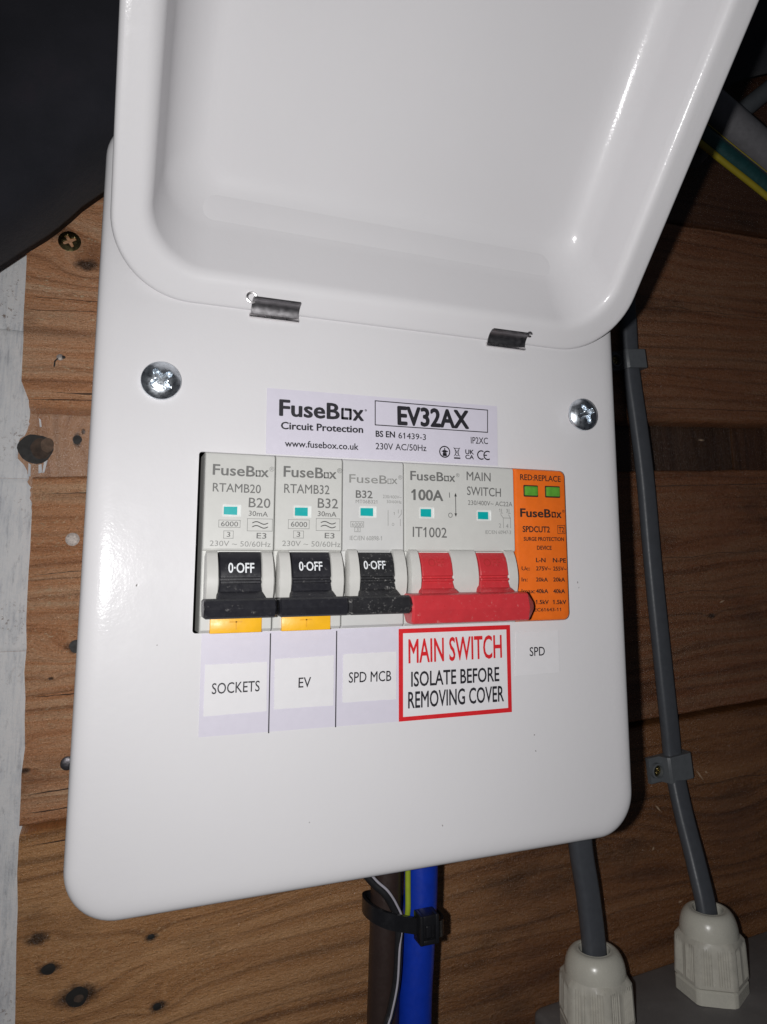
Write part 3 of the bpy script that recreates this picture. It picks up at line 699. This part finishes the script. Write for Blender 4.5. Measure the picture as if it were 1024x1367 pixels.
small_label([(37.5, -51.93), (52.65, -51.94), (52.52, -64.5), (37.4, -64.3)], [('SPD MCB', 39.04, -59.36, 51.09, -59.59, 2.64, 1)], 'small white label reading SPD MCB')
small_label([(90.3, -48.2), (104.76, -48.1), (104.68, -60.3), (89.6, -60.5)], [('SPD', 94.61, -55.17, 99.83, -55.2, 2.5, 1)], 'small white label reading SPD')
ms = plate('warning_label', [(53.3, -45.95), (88.2, -46.0), (88.15, -70.5), (53.3, -70.4)], 0.03, 0.30, 'print_red', unit, label='red bordered label reading MAIN SWITCH ISOLATE BEFORE REMOVING COVER')
plate('label_panel', [(54.55, -47.15), (86.92, -47.25), (86.95, -69.26), (54.5, -69.27)], 0.28, 0.325, 'sticker_w', ms)
lettering([('MAIN SWITCH', 56.11, -55.15, 85.33, -55.05, 6.21, 2)], 0.35, 'print_red', ms)
lettering([('ISOLATE BEFORE', 56.87, -61.45, 84.29, -61.59, 3.83, 2), ('REMOVING COVER', 55.95, -67.09, 85.63, -67.27, 4.19, 2)], 0.35, 'print_black', ms)

# ================================================================== devices in the cut-out
FW = 3.4
def housing(u0, u1, mat, parent, fw=FW, top=0.0, bot=-45.0, sock=None):
    """45 mm front with softened arrises; the lower part steps back round the toggle"""
    g = 0.14
    prof = [(top, -40), (top, fw-1.0), (top-0.35, fw-0.3), (top-1.0, fw), (-24.3, fw), (-24.7, fw-0.2), (-24.9, fw-0.9), (-40.9, fw-0.9), (-41.0, fw-0.35), (bot+0.7, fw-0.35), (bot, fw-1.2), (bot, -40)]
    cb = MB(); ch = 0.25
    def sh(d): return [(v, w if w < 0 else w-d) for v, w in prof]
    cb.rings([[(u0+g, v, w) for v, w in sh(0.25)], [(u0+g+ch, v, w) for v, w in prof], [(u1-g-ch, v, w) for v, w in prof], [(u1-g, v, w) for v, w in sh(0.25)]])
    return cb.obj('housing', mat, parent, smooth=True, sharp=25)
def cheek(u0, u1, parent, mat='abs2', bulge=3.6, v0=-25.0, v1=-40.8, dish=0.0):
    n = 14; prof = [(v0, FW-1.5), (v0, FW-0.05)]
    for k in range(n+1):
        f = k/n; v = v0-0.6+(v1-v0+0.6)*f; prof.append((v, FW+bulge*math.sin(math.pi*min(1, f*0.93+0.07))**0.75))
    prof.append((v1, FW-1.5))
    return MB().prism(prof, u0, u1, 0.3).obj('cheek', mat, parent, smooth=True, sharp=40)
ROCK = [(-25.2, 1.5), (-25.2, 4.3), (-26.6, 5.6), (-28.4, 6.4), (-31.0, 7.0), (-31.5, 7.0), (-31.7, 6.5), (-32.2, 6.5), (-32.4, 7.3), (-32.9, 7.35), (-33.1, 6.8), (-34.9, 7.3), (-35.2, 7.8), (-37.0, 9.6), (-38.6, 10.5), (-40.0, 9.0), (-40.0, 1.5)]
def rock_w(u, v):
    pts = ROCK[1:5]
    for (a, wa), (b, wb) in zip(pts[:-1], pts[1:]):
        if b <= v <= a: return wa+(wb-wa)*(a-v)/(a-b)+0.06
    return 7.06
BAR = [(-36.55, 6.0), (-36.45, 11.4), (-36.9, 12.1), (-38.9, 12.9), (-40.7, 12.3), (-41.1, 11.7), (-41.0, 7.5), (-39.0, 6.0)]
def toggle(u0, u1, mat, parent, name='toggle', flare=0.9):
    b = MB(); L = []
    nose = [(v, w) for v, w in ROCK]
    for u_, k in ((u0, 0), (u0+0.25, 1), (u1-0.25, 1), (u1, 0)):
        L.append([(u_+(0 if v > -34.5 else (-1 if u_ < (u0+u1)/2 else 1)*flare*min(1, (-34.5-v)/2.5)), v, w-(0 if k else 0.2)) for v, w in nose])
    return b.rings(L).obj(name, mat, parent, smooth=True, sharp=28)
def flag_window(rect, parent, mat='teal', w=FW, lip=True):
    u0, v0, u1, v1 = rect
    f = MB(); L = [[(u, v, ww) for u, v in rrect(u0-d, v0-d, u1+d, v1+d, 0.15, 3)] for d, ww in ((0.0, w-0.2), (0.0, w+0.16), (-0.22, w+0.16), (-0.30, w+0.03))]
    o = f.rings(L, True, True).obj('status_window', 'clear_edge', parent, smooth=True, sharp=30)
    plate('status_flag', [(u0+0.3, v0+0.45), (u1-1.0, v0+0.40), (u1-1.0, v1-0.45), (u0+0.3, v1-0.5)], w+0.02, w+0.08, mat, o)
def pm(s, cap): return 'print_grey' if cap > 1.7 else 'print_grey'
PW = FW+0.035
def test_button(u0, u1, parent):
    b = MB().box((u0, -45.15, FW-1.6), (u1, -41.2, FW+0.15), 0.25).obj('test_button', 'yellow', parent, smooth=True, sharp=40)
    c = (u0+u1)/2
    strokes([[(c-1.6, -42.4), (c+1.4, -42.4)], [(c, -42.4), (c, -44.2)]], 0.35, FW+0.19).obj('embossed_letter', plain('yellow_emboss', (0.74, 0.36, 0.01), 0.4) if 'ye' not in M else M['ye'], b)

def rcbo(u0, u1, rows, lo, boxes, win, rock, txt, yel, lbl):
    t = empty('circuit_breaker', ((u0+u1)/2, -45, -40), lbl, 'circuit breaker', 'single-module circuit breakers in the row')
    h = housing(u0, u1, 'abs', t)
    lettering(rows, PW, lambda s, c: 'print_grey' if c > 1.3 and not s.startswith('230V') else 'print_pale' if s.startswith('230V') or s == '®' else 'print_grey', h)
    logo_o(lo, 0.35, PW, 'print_grey', h)
    strokes([rect_lines(r) for r in boxes], 0.13, PW).obj('printed_box', 'print_pale', h)
    bx = boxes[2]; wl = []
    for k in (0.66, 0.34):
        vv = bx[1]+(bx[3]-bx[1])*k; wl.append([(bx[0]+(bx[2]-bx[0])*(0.2+0.62*i/16), vv+0.32*math.sin(2*math.pi*(i/16))) for i in range(17)])
    strokes(wl, 0.24, PW).obj('printed_symbol', 'print_grey', h)
    flag_window(win, t)
    cheek(u0+0.75, rock[0]-0.12, t); cheek(rock[1]+0.12, u1-0.35, t)
    tg = toggle(rock[0], rock[1], 'black_abs', t)
    lettering([txt], rock_w, 'print_white', tg)
    MB().prism(BAR, u0-0.1, u1-0.75, 0.5).obj('handle', 'black_abs', tg, smooth=True, sharp=25)
    test_button(yel[0], yel[1], t)
    return t
rcbo(-0.15, 17.75, [('FuseB', 1.76, -5.83, 12.42, -5.92, 2.66, 2), ('x', 13.89, -5.91, 15.93, -5.88, 2.6, 2), ('®', 16.11, -4.42, 17.34, -4.42, 1.29, 0), ('RTAMB20', 1.91, -10.07, 14.0, -10.16, 2.15, 1), ('B20', 10.97, -13.81, 16.53, -13.92, 2.43, 1), ('30mA', 11.03, -15.98, 15.97, -16.17, 1.26, 1), ('6000', 4.23, -18.75, 8.48, -18.78, 1.2, 1), ('3', 5.72, -21.4, 6.6, -21.44, 1.2, 1), ('E3', 13.18, -21.72, 15.7, -21.79, 1.4, 1), ('230V ~ 50/60Hz', 1.65, -23.7, 16.87, -23.9, 1.32, 0)],
     (12.55, -5.91, 13.85, -4.2), [(3.69, -19.02, 8.98, -17.23), (4.99, -21.78, 7.34, -19.93), (10.8, -19.85, 17.18, -16.74)], (4.54, -16.27, 9.15, -13.33), (3.9, 14.05), ('0·OFF', 5.9, -30.3, 12.26, -30.35, 2.35, 2), (2.35, 15.1), 'off-white breaker marked B20 with black toggle and yellow button, above the SOCKETS label')
rcbo(17.75, 36.0, [('FuseB', 19.81, -5.56, 30.61, -5.57, 2.76, 2), ('x', 32.09, -5.56, 34.17, -5.58, 2.65, 2), ('®', 34.38, -4.02, 35.76, -4.01, 1.35, 0), ('RTAMB32', 20.05, -9.8, 32.3, -9.8, 2.33, 1), ('B32', 29.1, -13.48, 34.69, -13.54, 2.52, 1), ('30mA', 29.13, -15.67, 34.28, -15.82, 1.31, 1), ('6000', 22.0, -18.56, 26.35, -18.64, 1.3, 1), ('3', 23.56, -21.19, 24.5, -21.24, 1.28, 1), ('E3', 31.09, -21.47, 33.8, -21.55, 1.4, 1), ('230V ~ 50/60Hz', 19.83, -23.6, 35.46, -23.8, 1.37, 0)],
     (30.7, -5.58, 32.05, -3.9), [(21.34, -19.09, 26.89, -16.77), (22.75, -21.53, 25.4, -19.67), (28.77, -19.49, 35.25, -16.31)], (22.73, -16.18, 27.43, -13.08), (21.95, 32.0), ('0·OFF', 23.6, -29.9, 29.76, -29.9, 2.2, 2), (20.1, 33.0), 'off-white breaker marked RTAMB32 with black toggle and yellow button, above the EV label')

def make_mcb():
    u0, u1 = 36.0, 53.75
    t = empty('circuit_breaker', (45, -45, -40), 'off-white breaker with dusty black toggle and no yellow button, above the SPD MCB label', 'circuit breaker', 'single-module circuit breakers in the row')
    h = housing(u0, u1, 'abs_mcb', t)
    lettering([('FuseB', 37.78, -6.4, 48.73, -6.35, 2.26, 1), ('x', 50.01, -6.3, 51.77, -6.29, 2.2, 1), ('®', 52.01, -5.01, 53.2, -5.01, 1.2, 0)], PW, 'print_pale', h)
    logo_o((48.85, -6.36, 49.95, -4.9), 0.2, PW, 'print_pale', h)
    lettering([('B32', 39.66, -10.47, 44.47, -10.48, 1.99, 2)], PW, 'print_grey', h)
    lettering([('MT06B321', 39.67, -11.97, 45.85, -11.9, 0.95, 0), ('230/400V~', 47.45, -10.33, 52.99, -10.38, 0.87, 0), ('50/60Hz', 48.61, -11.66, 52.99, -11.69, 0.8, 0), ('6000', 38.6, -18.22, 41.67, -18.22, 1.01, 0), ('3', 39.94, -19.52, 40.5, -19.52, 0.9, 0), ('IEC/EN 60898-1', 38.07, -21.92, 47.18, -21.94, 1.16, 0), ('1', 50.6, -14.9, 50.9, -14.9, 0.8, 0), ('O', 50.1, -17.9, 50.8, -17.9, 0.8, 0)], PW, 'print_pale', h)
    strokes([rect_lines((38.31, -18.4, 41.95, -16.96)), rect_lines((39.43, -19.67, 40.95, -18.4)), [(49.0, -17.9), (49.0, -13.6)], [(52.0, -13.4), (52.0, -14.4)], [(52.9, -13.4), (52.9, -14.6), (52.1, -15.6)], [(52.6, -16.0), (52.6, -17.9)]], 0.13, PW).obj('printed_box', 'print_pale', h)
    flag_window((40.74, -15.79, 45.63, -12.74), t)
    cheek(37.0, 40.1, t, v0=-24.3); cheek(49.75, 53.4, t, v0=-24.3)
    tg = toggle(40.2, 49.65, 'black_abs_dusty', t); lettering([('0·OFF', 41.0, -29.6, 47.14, -29.6, 2.1, 2)], rock_w, 'print_white', tg)
    MB().prism(BAR, 35.1, 52.6, 0.9).obj('handle', 'black_abs_dusty', tg, smooth=True, sharp=25)
make_mcb()

def make_switch():
    u0, u1 = 53.75, 89.0
    t = empty('main_switch', (71, -45, -40), 'double-width off-white main switch with joined red toggles beside the orange module', 'main switch')
    h = housing(u0, u1, 'abs', t)
    lettering([('FuseB', 55.64, -4.97, 65.92, -4.94, 2.51, 2), ('x', 67.66, -4.93, 69.54, -4.97, 2.5, 2), ('®', 69.81, -3.59, 70.95, -3.59, 1.15, 0), ('100A', 55.91, -10.51, 65.73, -10.54, 2.88, 3), ('I', 67.6, -9.58, 67.85, -9.57, 1.47, 0), ('O', 67.21, -15.27, 68.58, -15.3, 1.4, 0), ('IT1002', 56.27, -20.82, 66.71, -20.97, 2.75, 1), ('MAIN', 73.22, -4.3, 81.09, -4.39, 2.48, 1), ('SWITCH', 73.27, -8.6, 84.4, -8.81, 2.46, 1), ('230/400V~ AC22A', 73.54, -11.45, 88.18, -11.56, 1.3, 0)], PW, 'print_grey', h)
    lettering([('1', 83.69, -13.3, 84.05, -13.29, 0.98, 0), ('3', 86.0, -13.36, 86.66, -13.35, 0.99, 0), ('2', 83.52, -17.8, 84.24, -17.79, 1.15, 0), ('4', 85.88, -17.94, 86.67, -17.93, 1.21, 0), ('IEC/EN 60947-3', 78.99, -19.7, 87.48, -19.7, 1.02, 0)], PW, 'print_pale', h)
    logo_o((66.1, -4.93, 67.55, -3.3), 0.34, PW, 'print_grey', h)
    a = 69.62
    ar = strokes([[(a, -14.6), (a, -8.6)]], 0.26, PW)
    ar.add([(a-0.45, -9.2, PW), (a+0.45, -9.2, PW), (a, -8.1, PW)], [(0, 1, 2)]).add([(a-0.45, -14.0, PW), (a, -15.1, PW), (a+0.45, -14.0, PW)], [(0, 1, 2)]); ar.obj('printed_arrow', 'print_grey', h)
    strokes([[(84.5, -12.4), (84.5, -13.4)], [(87.0, -12.4), (87.0, -13.4)], [(84.1, -13.6), (84.9, -13.6)], [(86.7, -13.6), (87.5, -13.6)], [(84.2, -14.0), (85.0, -15.0), (87.4, -15.0), (86.8, -14.0)], [(85.0, -15.0), (85.0, -17.9)], [(87.4, -15.0), (87.4, -17.9)]], 0.15, PW).obj('printed_symbol', 'print_pale', h)
    flag_window((58.41, -15.64, 62.91, -12.54), t); flag_window((76.38, -15.95, 81.02, -12.91), t)
    r1, r2 = (57.7, 66.9), (75.4, 84.4)
    cheek(54.6, r1[0]-0.12, t, v0=-24.3); cheek(r1[1]+0.12, r2[0]-0.12, t, v0=-24.3, bulge=3.2); cheek(r2[1]+0.12, 87.9, t, v0=-24.3, bulge=3.3)
    tgs = []
    for (a_, b_), tx in ((r1, ('OFF', 59.7, -29.0, 64.6, -28.95, 2.1, 1)), (r2, ('OFF', 76.7, -29.0, 82.2, -29.0, 2.1, 1))):
        tg = toggle(a_, b_, 'red_abs', t, flare=1.4); lettering([tx], rock_w, 'red_emboss', tg); tgs.append(tg)
    bar = [(-36.1, 6.0), (-36.25, 11.2), (-36.6, 12.0), (-40.3, 13.0), (-43.7, 12.2), (-44.0, 11.4), (-43.8, 7.5), (-41.0, 5.5)]
    b = MB(); c0, c1 = 52.35, 88.6
    sh = lambda k: [(-40.2+(v+40.2)*k, 9.4+(w-9.4)*k) for v, w in bar]
    b.rings([[(c0, v, w) for v, w in sh(0.86)], [(c0+0.6, v, w) for v, w in bar], [(c1-1.2, v, w) for v, w in bar], [(c1+1.6, v, w) for v, w in sh(0.30)]])
    b.obj('handle', 'red_abs', t, smooth=True, sharp=20)
make_switch()

def make_spd():
    u0, u1 = 89.0, 107.1
    t = empty('surge_protector', (98, -45, -40), 'orange surge protection module with two green windows at the end of the row', 'surge protector')
    L = [[(u, v, w) for u, v in rrect(u0+0.12+d, -45.0+d, u1-d, 0.0-d, (0.4, 1.8, 1.8, 0.4), 6)] for d, w in ((0, -40), (0, FW-1.2), (0.12, FW-0.6), (0.4, FW-0.15), (0.9, FW))]
    h = MB().rings(L).obj('housing', 'orange', t, smooth=True, sharp=35)
    rows = [('RED:REPLACE', 91.06, -3.48, 105.32, -3.54, 1.69, 2), ('FuseB', 90.73, -14.48, 101.44, -14.51, 2.4, 3), ('x', 103.31, -14.52, 105.18, -14.54, 2.35, 3), ('®', 105.44, -12.93, 106.38, -12.96, 0.91, 1), ('SPDCUT2', 91.43, -18.98, 100.9, -19.0, 1.71, 3), ('T2', 103.95, -18.9, 105.9, -18.92, 1.6, 2), ('SURGE PROTECTION', 91.71, -21.56, 105.78, -21.53, 1.08, 3), ('DEVICE', 96.19, -24.16, 101.32, -24.19, 1.14, 3), ('L-N', 95.7, -27.82, 99.04, -27.88, 1.24, 3), ('N-PE', 101.55, -27.88, 106.2, -28.0, 1.25, 3), ('Uc:', 90.73, -30.16, 93.58, -30.23, 1.07, 2), ('275V~', 95.62, -30.24, 100.84, -30.32, 1.13, 3), ('255V~', 101.58, -30.32, 106.3, -30.41, 1.14, 3), ('In:', 90.63, -33.41, 92.7, -33.43, 1.12, 2), ('20kA', 95.51, -33.46, 99.62, -33.56, 1.12, 3), ('20kA', 101.46, -33.53, 105.65, -33.63, 1.14, 3), ('Imax:', 90.52, -36.79, 95.15, -36.87, 1.16, 2), ('40kA', 95.39, -36.88, 99.62, -36.95, 1.17, 3), ('40kA', 101.32, -36.98, 105.51, -37.05, 1.18, 3), ('1.5kV', 95.17, -40.01, 99.68, -40.12, 1.16, 3), ('1.5kV', 101.08, -40.15, 105.81, -40.25, 1.18, 3), ('IEC61643-11', 94.2, -42.13, 103.87, -42.26, 0.95, 2)]
    lettering(rows, PW, 'print_orange_black', h)
    logo_o((101.65, -14.53, 103.15, -12.75), 0.42, PW, 'print_orange_black', h)
    strokes([rect_lines((103.65, -19.3, 106.24, -16.85))], 0.16, PW).obj('printed_box', 'print_orange_black', h)
    for r in ((92.1, -8.49, 97.16, -4.97), (99.57, -8.51, 104.93, -4.95)):
        L = [[(u, v, ww) for u, v in rrect(r[0]-d, r[1]-d, r[2]+d, r[3]+d, 0.3, 3)] for d, ww in ((0.0, FW-0.2), (0.0, FW+0.03), (-0.12, FW+0.05))]
        o = MB().rings(L, True, True).obj('status_window', 'print_orange_black', t)
        L = [[(u, v, ww) for u, v in rrect(r[0]-d, r[1]-d, r[2]+d, r[3]+d, 0.3, 3)] for d, ww in ((-0.35, FW+0.0), (-0.4, FW+0.5), (-0.8, FW+0.62))]
        MB().rings(L, True, True).obj('status_flag', 'green', o, smooth=True, sharp=30)
make_spd()

# ================================================================== cables under the unit
def tube_thing(name, pts, r, mat, label, cat, n=8, parent=None, sec=None, roll=None, group=None):
    b = sweep(catmull(pts, n), sec or circ(r, 22), roll=roll); o = b.obj(name, mat, parent, smooth=True, sharp=60)
    if parent is None: tag(o, label, cat, group)
    return o
tube_thing('brown_cable', [(71.6, -100, -58), (71.4, -120, -58), (71.0, -140, -57.5), (70.3, -165, -57.5), (70.0, -185, -58), (70.5, -260, -60)], 5.3, 'brown_pvc', 'thick brown insulated supply cable hanging below the unit beside the blue one', 'cable')
tube_thing('blue_cable', [(84.6, -100, -58), (84.3, -122, -58), (83.6, -140, -57.5), (82.2, -160, -57.5), (81.2, -182, -58), (80.5, -260, -60)], 5.85, 'blue_pvc', 'thick bright blue insulated supply cable hanging below the unit', 'cable')
thin = [(58, -124, -53), (64.15, -131.3, -51.6), (68.0, -134.9, -50.7), (71.0, -139.5, -50.6), (72.9, -144.2, -50.7), (73.0, -152.0, -50.9), (72.2, -162.5, -50.9), (70.0, -171.0, -50.7), (68.2, -176.0, -50.7), (62, -200, -52)]
tc = tube_thing('thin_cable', thin, 1.35, 'black_pvc', 'thin black cable with a white stripe curling over the brown cable', 'cable')
stripe = [(u+d[0], v+d[1], w+d[2]) for (u, v, w), d in zip(thin, [(.8, .8, .75)]*4+[(.9, .3, .75)]+[(-.1, 0, 1.0)]*5)]
tube_thing('stripe', stripe, 0.45, 'white_pvc', '', '', parent=tc)
tube_thing('earth_wire', [(77.6, -110, -54), (77.5, -135, -53.8), (77.4, -144, -54.0), (77.2, -151, -58), (77.0, -158, -63), (76.8, -200, -66)], 0.95, 'earth_pvc', 'sliver of green and yellow earth wire between brown and blue cables', 'wire')
# cable tie round the two tails
tie = empty('cable_tie', (77, -146, -57), 'black nylon cable tie cinched round the brown and blue cables', 'cable tie')
pts = []
for k in range(24):
    a = math.pi/2+math.pi*k/23; pts.append((70.9+6.6*math.cos(a), -57.6+8.9*math.sin(a)))
for k in range(24):
    a = -math.pi/2+math.pi*k/23; pts.append((83.4+6.6*math.cos(a), -57.6+8.9*math.sin(a)))
b = MB(); L = []
for (u, w) in pts:
    vv = -141.0-0.33*(u-64)
    dx, dw = (u-77)/14, (w+57.6)/9; q = math.hypot(dx, dw) or 1
    L.append([(u, vv-2.5, w), (u+dx/q*1.1, vv-2.5, w+dw/q*1.1), (u+dx/q*1.1, vv+2.5, w+dw/q*1.1), (u, vv+2.5, w)])
L.append(L[0]); b.rings(L, False, False).obj('strap', 'nylon', tie, smooth=True, sharp=35)
hb = MB()
hb.box((78.0, -150.4, -50.4), (79.3, -141.4, -44.2), 0.4).box((83.4, -150.4, -50.4), (84.7, -141.4, -44.2), 0.4).box((79.1, -150.4, -50.4), (83.6, -148.8, -44.2), 0.4).box((79.1, -144.6, -50.4), (83.6, -141.4, -44.2), 0.4).box((79.1, -149.0, -50.4), (83.6, -144.4, -46.0), 0.1)
hd = hb.obj('head', 'nylon', tie, smooth=True, sharp=35)
MB().box((80.4, -148.6, -46.2), (82.2, -144.9, -45.0), 0.3).obj('pawl', 'nylon', hd)

# ================================================================== grey cables, clips, glands and junction box
flat = [(4.4, -1.0), (4.4, 1.0), (3.6, 2.4), (2.6, 2.75), (-2.6, 2.75), (-3.6, 2.4), (-4.4, 1.0), (-4.4, -1.0), (-3.6, -2.4), (-2.6, -2.75), (2.6, -2.75), (3.6, -2.4)]
tube_thing('grey_cable', [(215, 150, -96), (215.5, 100, -96), (215.8, 70, -96), (218.8, 40, -95.8), (221.3, 12, -95.8), (223.2, -30, -95.8), (226.5, -80, -96), (228.4, -105, -96.2), (229.3, -121, -96), (228.0, -140, -90), (226, -160, -81), (225.2, -177, -75.5), (225, -196, -75)], 0, 'grey_pvc', 'long flat grey cable clipped down the boards into the gland farther from the blue cable', 'cable', sec=flat, n=10)
tube_thing('grey_cable', [(157, -95, -70), (158.5, -118, -71), (160, -139, -73), (164.2, -160, -75), (166.5, -181, -75.5), (166.6, -200, -75.5)], 0, 'grey_pvc', 'short grey cable dropping from under the unit into the gland nearer the blue cable', 'cable', sec=[(x*1.05, y*1.25) for x, y in flat], n=10)
def clip(c, w, h, tilt, lbl):
    t = empty('cable_clip', (c[0], c[1], -100), lbl, 'cable clip', 'grey saddle clips on the long cable')
    R_ = lambda x, y: (c[0]+x*math.cos(tilt)-y*math.sin(tilt), c[1]+x*math.sin(tilt)+y*math.cos(tilt))
    # saddle: strap over the cable with a foot
    prof = [(-w/2, -99.6), (-w/2, -97.2), (-w/2+6.0, -97.0), (-w/2+7.0, -92.6), (-w/2+8.0, -91.6), (w/2-1.6, -91.6), (w/2-0.4, -92.6), (w/2, -99.6)]
    L = [[(*R_(x, y), ww-(0.25 if abs(y) == h/2 else 0)) for x, ww in prof] for y in (-h/2, -h/2+0.4, h/2-0.4, h/2)]
    o = MB().rings(L).obj('saddle', 'grey_clip', t, smooth=True, sharp=30)
    sc = R_(-w/2+3.2, 0)
    n = 30; ring = [[(sc[0]+r*math.cos(2*math.pi*k/n), sc[1]+r*math.sin(2*math.pi*k/n), ww) for k in range(n)] for r, ww in ((3.5, -97.2), (3.4, -95.2), (2.7, -95.0), (2.5, -96.6))]
    MB().rings(ring, False, False).obj('boss', 'grey_clip', t, smooth=True, sharp=40)
    dome_head('clip_screw', sc, 2.45, 0.6, 'brass', t, cross=0.7, w0=-96.8, rotd=70, base=0.2)
    return t
clip((227.2, -122.5), 21.5, 11.5, 0.10, 'grey saddle clip with a screw, on the long cable above its gland')
clip((213.6, 73.0), 20.0, 9.5, 0.10, 'grey saddle clip on the long cable, half in shadow below the lid')

# junction box on the boards
JT = lambda u: -211.0+TILT*(u-151)
jb = empty('junction_box', (220, -290, -100), 'dark grey box on the boards with two ivory cable glands on top', 'junction box')
L = []
for (d, dv) in ((2.2, 0.0), (1.0, -0.4), (0.2, -1.3), (0, -2.4), (0, -85)):
    L.append([(u, JT(u)+dv, w) for u, w in [(p[0], p[1]) for p in rrect(151+d, -99.6+d, 310-d, -38-d, 4.0, 6)]])
MB().rings(L, True, True).obj('enclosure', 'grey_box', jb, smooth=True, sharp=35)
def gland(c, top, lbl, rot):
    base = JT(c[0]); t = empty('cable_gland', (c[0], base, c[1]), lbl, 'cable gland', 'ivory cable glands on the grey box')
    na = 180
    def hexr(af, a, rib):
        q = (a+rot) % (math.pi/3)-math.pi/6
        r = min(af/math.cos(q), af*1.115)
        corner = abs(abs(q)-math.pi/6)
        if rib and 0.07 < abs(q) < 0.44: r += 0.22*(1 if math.sin(abs(q)*95) > 0 else -0.6)
        return r
    def lp(r, v, hexa=False, rib=False, fade=1.0):
        out = []
        for k in range(na):
            a = 2*math.pi*k/na; rr = hexr(r, a, rib)*fade+(1-fade)*r*1.0 if hexa else r
            out.append((c[0]+rr*math.cos(a), v, c[1]+rr*math.sin(a)))
        return out
    H = top-base
    # lower body: hex collar on the box
    MB().rings([lp(13.2, base-0.3, True), lp(13.2, base+4.6, True), lp(12.4, base+5.4, True), lp(11.6, base+5.6)], True, True).obj('collar', 'gland', t, smooth=True, sharp=30)
    nv0 = base+5.7
    MB().rings([lp(12.8, nv0, True), lp(13.4, nv0+0.5, True), lp(13.4, nv0+1.6, True), lp(13.3, nv0+1.9, True, True), lp(12.9, base+H*0.60, True, True), lp(12.7, base+H*0.66, True), lp(12.2, base+H*0.70, True, False, 0.5), lp(12.0, base+H*0.72)], False, True).obj('nut', 'gland_rib', t, smooth=True, sharp=30)
    d0 = base+H*0.70; prof = [(12.1, d0)]
    for k in range(1, 11):
        a = math.radians(90*k/10); prof.append((7.6+4.5*math.cos(a), d0+H*0.30*math.sin(a)))
    prof += [(7.0, top-0.1), (6.9, top-1.0)]
    MB().rings([lp(r, v) for r, v in prof], False, False).obj('dome', 'gland', t, smooth=True, sharp=50)
    MB().rings([lp(r, v) for r, v in ((7.1, top-1.2), (7.0, top-0.3), (6.2, top-0.15), (5.8, top-0.8), (5.7, top-5))], False, False).obj('seal_ring', 'gland', t, smooth=True, sharp=50)
    MB().rings([lp(r, v) for r, v in ((5.75, top-4.0), (5.0, top-4.2))], False, True).obj('seal', 'dark_slot', t)
gland((166.6, -75.5), -180.5, 'ivory cable gland gripping the short grey cable, nearer the blue cable', 0.2)
gland((225.2, -75.0), -175.0, 'ivory cable gland gripping the long flat grey cable', 0.45)

# ================================================================== upper right: conduit and earth wire
tube_thing('conduit', [(200, 252, -84), (240, 229, -82), (282, 205, -80), (330, 177, -78), (380, 148, -78), (480, 90, -80), (560, 42, -84)], 9.4, 'conduit', 'fat grey plastic conduit running diagonally past the lid', 'conduit')
ew = tube_thing('earth_cable', [(200, 229, -84), (240, 206, -82), (270, 189, -80), (301, 172, -78), (350, 144, -76), (390, 120, -76), (480, 67, -78), (560, 20, -82)], 5.0, 'green_pvc', 'green and yellow striped earth cable running under the fat conduit', 'cable')
E0 = [(200, 229, -84), (240, 206, -82), (270, 189, -80), (301, 172, -78), (350, 144, -76), (390, 120, -76), (480, 67, -78), (560, 20, -82)]
tube_thing('yellow_stripe', [(u-2.9, v-5.0, w+0.8) for u, v, w in E0], 1.7, 'yellow_pvc', '', '', parent=ew)
tube_thing('yellow_stripe', [(u+1.9, v+3.6, w+4.0) for u, v, w in E0], 0.25, 'yellow_pvc', '', '', parent=ew)
tube_thing('side_cable', [(262, 190, -93), (285, 214, -92), (312, 238, -91), (350, 270, -90)], 5.0, 'grey_clip', 'grey cable rising from behind the fat conduit beside the lid', 'cable')

# ================================================================== black cloth hanging over the boards
def cloth():
    base = [(-320, 10), (-90, 42), (-72.7, 58.5), (-60.5, 70.8), (-54, 77.5), (-47.5, 83.5), (-38.6, 94.3), (-29.8, 103.6), (-22, 108), (0, 112), (60, 126), (140, 160), (200, 196), (262, 222), (300, 246), (420, 300), (640, 330)]
    def vb(u):
        for (a, va), (c, vc) in zip(base[:-1], base[1:]):
            if a <= u <= c: return va+(vc-va)*(u-a)/(c-a)
        return base[-1][1]
    nu = 260; prof = [(0, 0, -0.98), (0.3, -1.0, -0.5), (1.0, -0.9, -0.1), (3, 0, 0.35), (7, 0, 0.7), (13, 0, 0.95), (22, 0, 1.05), (35, 0, 1.1), (55, 0, 1.1), (80, 0, 1.05), (110, 0, 1.0), (150, 0, 1.0), (220, 0, 1.0)]
    L = []
    for (dv, dd, kw) in prof:
        row = []
        for i in range(nu+1):
            u = -320+940*i/nu
            v = vb(u)+dv+dd*0.4+(10.5 if u < -20 else 10.5*max(0, 1-(u+20)/40))
            edge = max(0, min(1, (u+10)/80))                       # thinner where it hangs behind the lid
            w = -82+kw*(19*(1-edge)+8*edge)
            fold = -7*math.exp(-((u+66+0.45*(v-90))/7.0)**2)*max(0, 1-dv/60)+7*noise.noise(Vector((u*0.020+v*0.012, v*0.006, 1.7)))+3*noise.noise(Vector((u*0.055-v*0.02, v*0.02, 6)))
            w += fold*max(0, min(1, dv/18)) + 0.5*noise.noise(Vector((u*.15, v*.15, 9)))
            row.append((u, v+0.9*noise.noise(Vector((u*0.05, 3, 1)))+0.5*noise.noise(Vector((u*0.25, 5, 1))), max(w, -98.5)))
        L.append(row)
    o = MB().rings(L, False, False, closed=False).obj('black_cloth', 'cloth', None, smooth=True, sharp=180)
    sub = o.modifiers.new('thickness', 'SOLIDIFY'); sub.thickness = 0.0012; sub.offset = 0
    return tag(o, 'black woven cloth hanging over the boards behind the open lid', 'cloth')
cloth()
